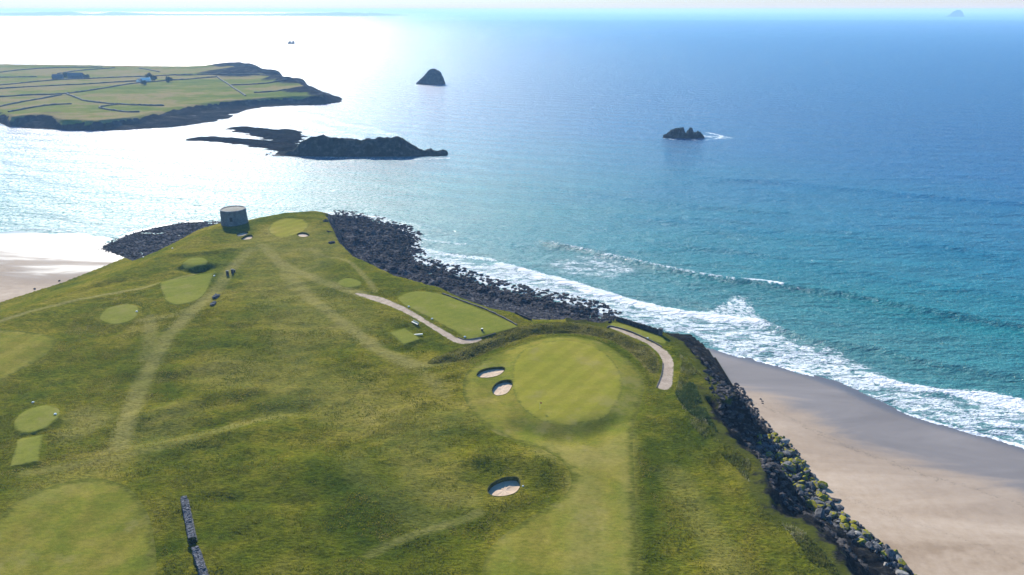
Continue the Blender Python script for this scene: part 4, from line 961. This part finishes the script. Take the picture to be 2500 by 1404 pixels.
def house(px, py, L, W, H, rz, wallm, roofm, label, cat, name, chim=True, group=None):
    x, y, z = at(px, py, 9.5); z = iground(x, y)
    r = empty(name, (x, y, z), rz); tag(r, label, cat, group)
    bm = bmesh.new(); rh = W * 0.42
    vs = [bm.verts.new(v) for v in [(-L/2, -W/2, -1), (L/2, -W/2, -1), (L/2, W/2, -1), (-L/2, W/2, -1), (-L/2, -W/2, H), (L/2, -W/2, H), (L/2, W/2, H), (-L/2, W/2, H), (-L/2, 0, H + rh), (L/2, 0, H + rh)]]
    for f in ((0, 1, 5, 4), (2, 3, 7, 6), (1, 2, 6, 9, 5), (3, 0, 4, 8, 7)): bm.faces.new([vs[i] for i in f])
    bm_obj('wall', bm, wallm, r)
    bm = bmesh.new(); e = 0.35; t = 0.22
    for s in (1, -1):
        q = [(-L/2 - e, s * (W/2 + e), H - e * 0.8), (L/2 + e, s * (W/2 + e), H - e * 0.8), (L/2 + e, 0, H + rh + 0.02), (-L/2 - e, 0, H + rh + 0.02)]
        a = [bm.verts.new(v) for v in q]; b = [bm.verts.new((v[0], v[1], v[2] + t)) for v in q]
        bm.faces.new(a); bm.faces.new(b)
        for k in range(4): bm.faces.new((a[k], a[(k + 1) % 4], b[(k + 1) % 4], b[k]))
    bmesh.ops.recalc_face_normals(bm, faces=bm.faces)
    rf = bm_obj('roof', bm, roofm, r)
    if chim:
        bm = bmesh.new(); add_box(bm, (L/2 - 0.8, 0, H + rh + 0.5), (0.9, 1.1, 1.6), bevel=0.05); bm_obj('chimney', bm, wallm, rf)
    for k in (-0.3, 0.05, 0.32):
        bm = bmesh.new(); add_box(bm, (k * L, -W/2 - 0.03, 1.4 if k != 0.05 else 1.0), (1.1, 0.12, 1.3 if k != 0.05 else 2.0), bevel=0.02)
        bm_obj('window' if k != 0.05 else 'door', bm, M['slate'], r)
    return r
house(356, 200, 15, 8, 3.6, 0.15, M['white'], M['white'], 'white cottage with sun glare painted into its white roof among the island fields', 'cottage', 'cottage')  # walls are white paint; the roof's white is sun glare put into its colour
house(341, 201, 8, 6, 3.4, 1.4, M['white'], M['slate'], 'small white gabled outbuilding left of the white cottage', 'outbuilding', 'outbuilding', False)
house(186, 190, 24, 9, 5.0, 0.05, M['stone'], M['slate'], 'long dark barn on the island, larger of two left of the cottage', 'barn', 'barn', False)
house(142, 192, 16, 8, 3.6, 0.1, M['stone'], M['slate'], 'lower dark barn on the island at the far left', 'barn', 'barn', False)

def leaf_bush(x, y, z, r, label, n=900, seed=1):
    rr = np.random.default_rng(seed); root = empty('shrub_tree', (x, y, z)); tag(root, label, 'tree', 'trees around the island farm')
    bm = bmesh.new(); add_cyl(bm, (0, 0, -0.3), 0.3, 0.15, r * 0.9, 8); bm_obj('trunk', bm, M['dark_wood'], root)
    C = rr.normal(0, 1, (n, 3)); C /= np.linalg.norm(C, axis=1)[:, None]; C *= (rr.random((n, 1)) ** 0.4) * r * (1 + 0.3 * np.sin(C[:, :1] * 5 + seed)); C[:, 2] = C[:, 2] * 0.75 + r * 0.9
    A = rr.normal(0, 0.35, (n, 3)) * r / 3; B = rr.normal(0, 0.35, (n, 3)) * r / 3
    V = np.concatenate([C - A, C + B, C + A, C - B]); F = np.stack([np.arange(n) + k * n for k in range(4)], 1)
    mesh_np('crown', V, F, M['leaf'], root, smooth_=False)
M['leaf'] = plain('leaf', (0.02, 0.035, 0.012), (0.06, 0.075, 0.025), 0.4, 0.8, 0.1)
for k, (px, py, r, lb) in enumerate([(365, 193, 6, 'dark shrubby tree directly behind the white cottage'), (376, 196, 5, 'dark shrubby tree at the right gable of the white cottage'), (412, 200, 5, 'low dark tree in the cottage garden, farther right'), (162, 188, 5, 'dark tree between the two barns'), (212, 190, 4, 'small dark tree right of the long barn'), (352, 207, 4, 'low dark tree in front of the white cottage')]):
    x, y, _ = at(px, py, 10); leaf_bush(x, y, iground(x, y), r, lb, 500, k + 1)

# ------------------------------------------------------------------ land on the horizon
def far_land(prof, ybase, depth, name):
    x0 = prof[0][0]; x1 = prof[-1][0]; D = at(600, ybase, 0)[1]; k = D / (FPX * cp + (702 - ybase) * sp_)
    us = np.linspace(x0, x1, 160); hs = np.interp(us, [p[0] for p in prof], [p[1] for p in prof]) * k
    nv = 9; V = []
    for v in range(nv):
        s = math.sin(math.pi * v / (nv - 1))
        for u, h in zip(us, hs): V.append(((u - 1250) * k, D + depth * v / (nv - 1), h * s * (1 + 0.25 * float(fbm(np.array(u / 9.0), np.array(v * 0.7), 3, 5))) - 1.0))
    return tag(mesh_np(name, np.array(V), grid_tris(160, nv), M['far_land']), kind='structure')
far_land([(-900, 7), (-300, 8), (0, 7), (60, 9), (110, 10), (140, 5), (190, 5), (230, 9), (290, 6), (400, 4.5), (620, 4.5), (700, 6), (800, 8), (900, 6), (985, 0.5)], 39, 1500, 'distant_land')

# ------------------------------------------------------------------ martello tower
def lathe(bm, prof, seg=64):
    rings = [[bm.verts.new((r * math.cos(2 * math.pi * i / seg), r * math.sin(2 * math.pi * i / seg), z)) for i in range(seg)] for r, z in prof]
    for a, b in zip(rings, rings[1:]):
        for i in range(seg): bm.faces.new((a[i], a[(i + 1) % seg], b[(i + 1) % seg], b[i]))
    return rings
def tower_mat():
    g = NT('tower_masonry'); v = g.objpos()
    br = g.new('ShaderNodeTexBrick'); 
    geo = g.new_sep(v, 2); x = g.new_sep(v, 0); y = g.new_sep(v, 1)
    an = g.math('MULTIPLY', g.math('ARCTAN2', y, x), 6.7)
    cb = g.new('ShaderNodeCombineXYZ'); g.put(cb.inputs[0], an); g.put(cb.inputs[1], geo)
    g.put(br.inputs['Vector'], cb.outputs[0]); br.inputs['Scale'].default_value = 1.6; br.inputs['Color1'].default_value = (0.16, 0.16, 0.165, 1); br.inputs['Color2'].default_value = (0.23, 0.23, 0.23, 1); br.inputs['Mortar'].default_value = (0.09, 0.09, 0.09, 1)
    n = g.noise(0.5, 6, 0.65, vec=v)
    st = g.mix(0.8, br.outputs[0], g.ramp(n, [(0.3, (0.5, 0.5, 0.52)), (0.7, (1.3, 1.3, 1.25))]), 'MULTIPLY')
    return g.done(st, 0.85, g.bump(g.math('ADD', n, br.outputs[1]), 0.4, 0.2), 0.25)
tx, ty, tz = on_ground(574, 549, 12)
tx, ty = tx * 1.012, ty * 1.012; tz = ground(tx, ty) - 0.6
root = empty('round_tower', (tx, ty, tz)); tag(root, 'squat round grey stone tower at the end of the headland', 'tower')
mt = tower_mat()
bm = bmesh.new(); lathe(bm, [(7.05, -2.5), (6.95, 0), (6.6, 4.5), (6.42, 7.6), (6.47, 7.65), (6.47, 7.95), (6.4, 8.0), (6.4, 8.5), (6.25, 8.55), (5.9, 8.55), (5.8, 8.5), (5.8, 7.9)]); bm_obj('wall', bm, mt, root, True)
bm = bmesh.new(); r = lathe(bm, [(5.85, 8.2), (3.0, 8.4), (0.6, 8.5)], 48); bm.faces.new(r[-1]); bm_obj('roof', bm, plain('tower_roof', (0.12, 0.11, 0.08), (0.24, 0.22, 0.18), 0.8, 0.9, 0.5), root, True)
da = math.radians(-82)
bm = bmesh.new(); add_box(bm, (6.72 * math.cos(da), 6.72 * math.sin(da), 4.3), (0.35, 1.3, 2.2), da, 0.04); bm_obj('door', bm, M['dark_wood'], root)
bm = bmesh.new()
for s in (-1, 1): add_box(bm, (6.76 * math.cos(da) - s * 0.85 * math.sin(da), 6.76 * math.sin(da) + s * 0.85 * math.cos(da), 4.3), (0.3, 0.35, 2.4), da, 0.03)
add_box(bm, (6.76 * math.cos(da), 6.76 * math.sin(da), 5.65), (0.3, 2.1, 0.32), da, 0.03); bm_obj('door_frame', bm, mt, root)

# ------------------------------------------------------------------ dry stone walls and other small things
def stone_wall(pa, pb, w, h, label, dark_end=False, cat='stone wall', mat='stone', st=0.42):
    ax, ay, az = on_ground(*pa); bx, by, bz = on_ground(*pb)
    L = math.hypot(bx - ax, by - ay); ang = math.atan2(by - ay, bx - ax)
    root = empty('stone_wall', (ax, ay, az)); tag(root, label, cat)
    bm = bmesh.new(); n = int(L / st); ca, sa = math.cos(ang), math.sin(ang)
    def put(b, u, v, z, sx, sy, sz):
        x, y = u * ca - v * sa, u * sa + v * ca
        g0 = ground(ax + x, ay + y) - az
        add_box(b, (x, y, g0 + z), (sx, sy, sz), ang + random.uniform(-0.15, 0.15), 0.0, 0.05)
    for k in range(n):
        u = (k + 0.5) * st
        for c in range(int(h / 0.3)):
            wv = w * (1 - 0.08 * c)
            for v in np.arange(-wv / 2 + st / 2, wv / 2, st): put(bm, u + random.uniform(-.05, .05), v, 0.15 + c * 0.3, st * random.uniform(.85, 1.1), st * random.uniform(.85, 1.1), 0.34)
    bm_obj('coursing', bm, M[mat], root)
    bm = bmesh.new()
    for k in range(int(n * 1.1)):
        for v in (-w * 0.22, w * 0.22): put(bm, (k + 0.5) * L / int(n * 1.1), v + random.uniform(-.08, .08), h + 0.14 + random.uniform(-.04, .08), st * 0.7, w * 0.42, random.uniform(0.24, 0.5))
    bm_obj('coping', bm, M[mat], root)
    return root, ang, L
stone_wall((450, 1224), (471, 1326), 1.5, 1.1, 'dry stone wall on the near grass, farther piece before a narrow gap')
stone_wall((478, 1346), (520, 1480), 1.5, 1.1, 'dry stone wall on the near grass, nearer piece running out of the picture')
# bush at the end of the wall
bx, by, bz = on_ground(470, 1327)
rr = np.random.default_rng(4); n = 1500
root = empty('bush', (bx, by, bz)); tag(root, 'small dark round bush at the gap in the dry stone wall', 'bush')
C = rr.normal(0, 1, (n, 3)); C /= np.linalg.norm(C, axis=1)[:, None]; C *= (rr.random((n, 1)) ** 0.35) * 0.95; C[:, 2] = C[:, 2] * 0.8 + 0.8
A = rr.normal(0, 0.07, (n, 3)); Bq = rr.normal(0, 0.07, (n, 3))
mesh_np('foliage', np.concatenate([C - A, C + Bq, C + A, C - Bq]), np.stack([np.arange(n) + k * n for k in range(4)], 1), M['leaf'], root, smooth_=False)
bm = bmesh.new(); add_cyl(bm, (0, 0, -0.2), 0.07, 0.04, 0.9, 8); bm_obj('stem', bm, M['dark_wood'], root)

# sea wall with end pillar
root, ang, L = stone_wall((1505, 783), (1610, 816), 0.8, 1.3, 'dark stone sea wall along the grass edge with a taller pillar at its end', mat='rock_dark', st=0.5)
px_, py_, pz_ = on_ground(1612, 818)
bm = bmesh.new(); add_box(bm, (px_ - root.location.x, py_ - root.location.y, pz_ - root.location.z + 1.0), (1.1, 1.1, 2.6), ang, 0.08); add_box(bm, (px_ - root.location.x, py_ - root.location.y, pz_ - root.location.z + 2.4), (1.35, 1.35, 0.25), ang, 0.06)
bm_obj('end_pillar', bm, M['rock_grey'], root)
# kerbs and low walls
strip_wall('low_wall', smooth(pts([(1482, 799), (1492, 796.5), (1540, 811), (1590, 833), (1616, 848)], ZP), 5, False), 0.4, 0.42, M['kerb'], ground, 'low dark retaining wall between the lawn and the pale cliff path', 'low wall', step=1.2, jit=0.1)
strip_wall('low_wall', smooth(pts([(1080, 718), (1130, 735), (1200, 762), (1262, 795)], ZP), 5, False), 0.5, 0.5, M['kerb'], ground, 'low stone edging along the seaward side of the big tee', 'low wall', step=1.2, jit=0.3)
strip_wall('low_wall', smooth(pts([(1258, 770), (1275, 779), (1297, 788)], 12.5), 5, False), 0.6, 0.7, M['rock_dark'], ground, 'short dark wall above the shingle beyond the big tee', 'low wall', step=1.2, jit=0.2)
strip_wall('path_kerb', smooth(pts([(1618, 888), (1615, 916), (1603, 946)], ZP), 5, False), 0.25, 0.18, M['kerb'], ground, 'dark kerb along the bank side of the pale cliff path', 'kerb', step=1.0, jit=0.1)
strip_wall('tee_edging', smooth(pts([(1118, 823), (1140, 829), (1170, 825), (1210, 814)], ZP), 5, False), 0.2, 0.22, M['kerb'], ground, 'dark edging at the near end of the big tee', 'kerb', step=1.0, jit=0.1)

# stone heaps of a ruined wall
for px, py, lb in [(527, 725, 'heap of pale stones beside the mown walkway, farther of two'), (521, 743, 'heap of pale stones beside the mown walkway, nearer of two')]:
    x, y, z = on_ground(px, py); root = empty('stone_heap', (x, y, z)); tag(root, lb, 'stone heap', 'stone heaps by the walkway')
    for k in range(9):
        bm = rock_mesh(300 + k, 1, 5); s = random.uniform(0.35, 0.7)
        for v in bm.verts: v.co = v.co * s + Vector((random.uniform(-0.9, 0.9), random.uniform(-2.2, 2.2), 0.15 + (0.35 if k > 6 else 0)))
        bm_obj('stone', bm, M['rock_grey'], root)

# stone posts
for px, py, h, lb in [(556, 672, 1.9, 'square dark stone post by the mown walkway, taller left one'), (568, 667, 1.7, 'square dark stone post by the mown walkway, right one'), (573, 664, 0.9, 'short pale-topped post right of the two stone posts')]:
    x, y, z = on_ground(px, py); root = empty('stone_post', (x, y, z), 0.2); tag(root, lb, 'post', 'posts beside the walkway')
    w = 1.0 if h > 1 else 0.5
    bm = bmesh.new(); add_box(bm, (0, 0, h / 2 - 0.1), (w, w * 0.9, h + 0.2), 0, 0.06); bm_obj('shaft', bm, M['rock_dark'], root)
    bm = bmesh.new(); add_box(bm, (0, 0, h + 0.09), (w * 1.12, w, 0.18), 0, 0.05); bm_obj('cap', bm, M['rock_pale'], root)

# bench by the path
ax, ay, az = on_ground(1006, 787); bx, by, bz = on_ground(1021, 796)
ang = math.atan2(by - ay, bx - ax); L = math.hypot(bx - ax, by - ay)
root = empty('park_bench', ((ax + bx) / 2, (ay + by) / 2, (az + bz) / 2), ang); tag(root, 'pale-topped bench with dark ends beside the gravel path', 'bench')
bm = bmesh.new()
for k in range(4): add_box(bm, (0, -0.27 + 0.18 * k, 0.5), (L, 0.15, 0.07), 0, 0.01)
bm_obj('seat', bm, M['cream'], root)
bm = bmesh.new()
for k in range(3): add_box(bm, (0, 0.40 + 0.03 * k, 0.68 + 0.17 * k), (L, 0.05, 0.13), 0, 0.01)
bm_obj('backrest', bm, M['cream'], root)
for s in (-1, 1):
    bm = bmesh.new(); add_box(bm, (s * (L / 2 - 0.12), 0, 0.2), (0.12, 0.75, 0.52), 0, 0.02); add_box(bm, (s * (L / 2 - 0.12), 0.42, 0.72), (0.1, 0.1, 0.75), 0, 0.02); bm_obj('leg', bm, M['dark_wood'], root)
# pale timber step at the small tee
ax, ay, az = on_ground(1009, 816); bx, by, bz = on_ground(1032, 819.5)
ang = math.atan2(by - ay, bx - ax); L = math.hypot(bx - ax, by - ay)
bm = bmesh.new(); add_box(bm, (0, 0, 0.15), (L, 0.5, 0.4), 0, 0.03); add_box(bm, (0, 0.3, 0.05), (L * 0.96, 0.2, 0.3), 0, 0.03)
o = bm_obj('timber_step', bm, M['cream'], loc=((ax + bx) / 2, (ay + by) / 2, (az + bz) / 2)); o.rotation_euler = (0, 0, ang); tag(o, 'pale timber plank at the edge of the small raised tee', 'plank')
# ball washer / bin on the tee
x, y, z = on_ground(1177, 808); root = empty('litter_bin', (x, y, z), 0.3); tag(root, 'dark litter bin with a pale lid on the big seaside tee', 'bin')
bm = bmesh.new(); add_cyl(bm, (0, 0, 0), 0.36, 0.4, 0.85, 16); bm_obj('body', bm, M['dark_wood'], root)
bm = bmesh.new(); add_cyl(bm, (0, 0, 0.86), 0.45, 0.36, 0.14, 16); bm_obj('lid', bm, M['cream'], root)

def marker(px, py, label, s=1.0):
    x, y, z = on_ground(px, py); bm = bmesh.new(); add_box(bm, (0, 0, 0.16 * s), (0.75 * s, 0.45 * s, 0.42 * s), 0.3, 0.09 * s)
    for v in bm.verts:
        if v.co.z > 0.2 * s: v.co.x *= 0.8; v.co.y *= 0.75
    o = bm_obj('tee_marker', bm, M['white'], loc=(x, y, z)); tag(o, label, 'tee marker', 'white tee markers')
for q in [(998, 749, 'white tee marker at the far end of the big seaside tee'), (1055, 779, 'white tee marker halfway along the big seaside tee'), (1135, 823, 'white tee marker at the near corner of the big seaside tee'), (1581, 826, 'white marker on the lawn by the cliff path'),
          (523, 674, 'white tee marker at the corner of the large left tee'), (334, 761, 'white tee marker on the small oval tee'), (135, 1012, 'white tee marker on the near oval tee at the left'), (81, 983, 'white tee marker just beyond the near oval tee'), (421, 607, 'white marker on the far left slope, right one'), (350, 628, 'white marker on the far left slope, left one'), (1277, 1187, 'white rake-end marker at the edge of the lone bunker')]:
    marker(*q[:2], q[2], 1.0 if q[1] < 1100 else 0.6)

# flagstick on the round green
x, y, z = on_ground(1318, 999); root = empty('flagstick', (x, y, z)); tag(root, 'thin flagstick with a small dark flag on the round green', 'flagstick')
bm = bmesh.new(); add_cyl(bm, (0, 0, -0.1), 0.03, 0.022, 2.35, 10); bm_obj('pole', bm, M['pole'], root)
V = []; F = []
for k in range(7):
    u = k / 6 * 0.55
    for zz in (1.85, 2.2): V.append((0.02 + u, 0.06 * math.sin(u * 9), zz - 0.05 * u))
for k in range(6): F.append((2 * k, 2 * k + 2, 2 * k + 3, 2 * k + 1))
o = mesh_np('flag', np.array(V), np.array(F), M['red'], root); md = o.modifiers.new('thick', 'SOLIDIFY'); md.thickness = 0.015

# person at the wall's end
x, y, z = on_ground(1498, 786); root = empty('person', (x, y, z), 0.5); tag(root, 'person in dark clothing standing at the end of the sea wall, looking out to sea', 'person')
J = {'pel': (0, 0, 0.95, .15), 'wai': (0, 0.0, 1.12, .135), 'che': (0, 0.01, 1.32, .165), 'nek': (0, 0.0, 1.49, .06), 'hd0': (0, 0.02, 1.60, .085), 'hd1': (0, 0.02, 1.70, .088),
     'sl': (-.19, 0, 1.41, .062), 'el': (-.25, -.03, 1.14, .046), 'wl': (-.22, .10, .93, .033), 'hl': (-.21, .14, .86, .03), 'sr': (.19, 0, 1.41, .062), 'er': (.25, -.03, 1.14, .046), 'wr': (.22, .10, .93, .033), 'hr': (.21, .14, .86, .03),
     'tl': (-.10, 0, .86, .095), 'kl': (-.11, .02, .48, .062), 'al': (-.12, -.02, .09, .045), 'fl': (-.13, .15, .045, .04), 'tr': (.10, 0, .86, .095), 'kr': (.11, .02, .48, .062), 'ar': (.12, -.02, .09, .045), 'fr': (.13, .15, .045, .04)}
E = [('pel', 'wai'), ('wai', 'che'), ('che', 'nek'), ('nek', 'hd0'), ('hd0', 'hd1'), ('che', 'sl'), ('sl', 'el'), ('el', 'wl'), ('wl', 'hl'), ('che', 'sr'), ('sr', 'er'), ('er', 'wr'), ('wr', 'hr'), ('pel', 'tl'), ('tl', 'kl'), ('kl', 'al'), ('al', 'fl'), ('pel', 'tr'), ('tr', 'kr'), ('kr', 'ar'), ('ar', 'fr')]
ks = list(J); me = bpy.data.meshes.new('body'); me.from_pydata([J[k][:3] for k in ks], [(ks.index(a), ks.index(b)) for a, b in E], [])
o = bpy.data.objects.new('body', me); link(o, root); me.materials.append(M['cloth'])
md = o.modifiers.new('skin', 'SKIN')
for k, v in zip(ks, me.skin_vertices[0].data): v.radius = (J[k][3], J[k][3] * (0.8 if k in ('che', 'wai', 'pel') else 1))
me.skin_vertices[0].data[0].use_root = True
md = o.modifiers.new('sub', 'SUBSURF'); md.levels = 1; md.render_levels = 2
bm = bmesh.new(); bmesh.ops.create_icosphere(bm, subdivisions=2, radius=0.112, matrix=Matrix.Translation((0, 0.0, 1.70)))
for v in list(bm.verts):
    if v.co.z < 1.62 and v.co.y > 0.0: v.co.y -= 0.06
bm_obj('hair', bm, M['hair'], root, True)

# ------------------------------------------------------------------ air
def haze():
    m = bpy.data.materials.new('haze'); m.use_nodes = True; t = m.node_tree; t.nodes.clear()
    out = t.nodes.new('ShaderNodeOutputMaterial'); pv = t.nodes.new('ShaderNodeVolumePrincipled')
    pv.inputs['Color'].default_value = (0.33, 0.57, 0.93, 1); pv.inputs['Absorption Color'].default_value = (0.36, 0.36, 0.36, 1); pv.inputs['Density'].default_value = HAZE; pv.inputs['Anisotropy'].default_value = 0.10
    t.links.new(pv.outputs[0], out.inputs['Volume'])
    bm = bmesh.new(); add_box(bm, (0, 18000, 62.0), (76000, 42000, 132))
    return tag(bm_obj('haze', bm, m), kind='stuff')
HAZE = 1.2e-4
haze()

# ------------------------------------------------------------------ light, sky, camera
SUN_EL, SUN_AZ = math.radians(28), math.radians(-24)     # azimuth from +Y, clockwise positive
w = bpy.data.worlds.new('World'); scene.world = w; w.use_nodes = True
nt = w.node_tree; bg = nt.nodes['Background']; sky = nt.nodes.new('ShaderNodeTexSky'); sky.sky_type = 'NISHITA'
sky.sun_disc = False; sky.sun_elevation = SUN_EL; sky.sun_rotation = SUN_AZ
sky.air_density = 1.0; sky.dust_density = 0.5; sky.ozone_density = 2.0; sky.altitude = 100
tc = nt.nodes.new('ShaderNodeTexCoord'); sx = nt.nodes.new('ShaderNodeSeparateXYZ'); nt.links.new(tc.outputs['Generated'], sx.inputs[0])
mr = nt.nodes.new('ShaderNodeMapRange'); mr.interpolation_type = 'SMOOTHSTEP'; nt.links.new(sx.outputs[2], mr.inputs[0])
for k_, v_ in ((1, 0.0), (2, 0.045), (3, 0.9), (4, 0.0)): mr.inputs[k_].default_value = v_
mx = nt.nodes.new('ShaderNodeMix'); mx.data_type = 'RGBA'; nt.links.new(mr.outputs[0], mx.inputs[0]); tint = nt.nodes.new('ShaderNodeMix'); tint.data_type = 'RGBA'; tint.blend_type = 'MULTIPLY'; tint.inputs[0].default_value = 1.0; nt.links.new(sky.outputs[0], tint.inputs[6]); tint.inputs[7].default_value = (0.36, 0.83, 1.16, 1)
nt.links.new(tint.outputs[2], mx.inputs[6]); mx.inputs[7].default_value = (4.6, 4.35, 4.6, 1)   # thin bright cloud low over the sea
nt.links.new(mx.outputs[2], bg.inputs[0]); bg.inputs[1].default_value = 0.10
L = bpy.data.lights.new('sun', 'SUN'); L.energy = 5.0; L.angle = math.radians(0.55); L.color = (1.0, 0.95, 0.86)
so = bpy.data.objects.new('sun', L); COL.objects.link(so); so.location = (-200, 500, 300)
d = Vector((math.sin(SUN_AZ) * math.cos(SUN_EL), math.cos(SUN_AZ) * math.cos(SUN_EL), math.sin(SUN_EL)))
so.rotation_euler = d.to_track_quat('Z', 'Y').to_euler()

cam = bpy.data.cameras.new('camera'); co = bpy.data.objects.new('camera', cam); COL.objects.link(co)
co.location = (0, 0, CAMZ); co.rotation_euler = (math.pi / 2 - PITCH, 0, 0)
cam.sensor_width = 36; cam.lens = 36 * FPX / 2500; cam.clip_start = 0.5; cam.clip_end = 90000
scene.camera = co
scene.view_settings.view_transform = 'Standard'; scene.view_settings.look = 'None'; scene.view_settings.gamma = 1; scene.view_settings.exposure = 0.88
scene.render.engine = 'CYCLES'
scene.cycles.max_bounces = 5; scene.cycles.diffuse_bounces = 2; scene.cycles.glossy_bounces = 2; scene.cycles.volume_bounces = 1
scene.cycles.use_denoising = True
scene.cycles.sample_clamp_indirect = 4
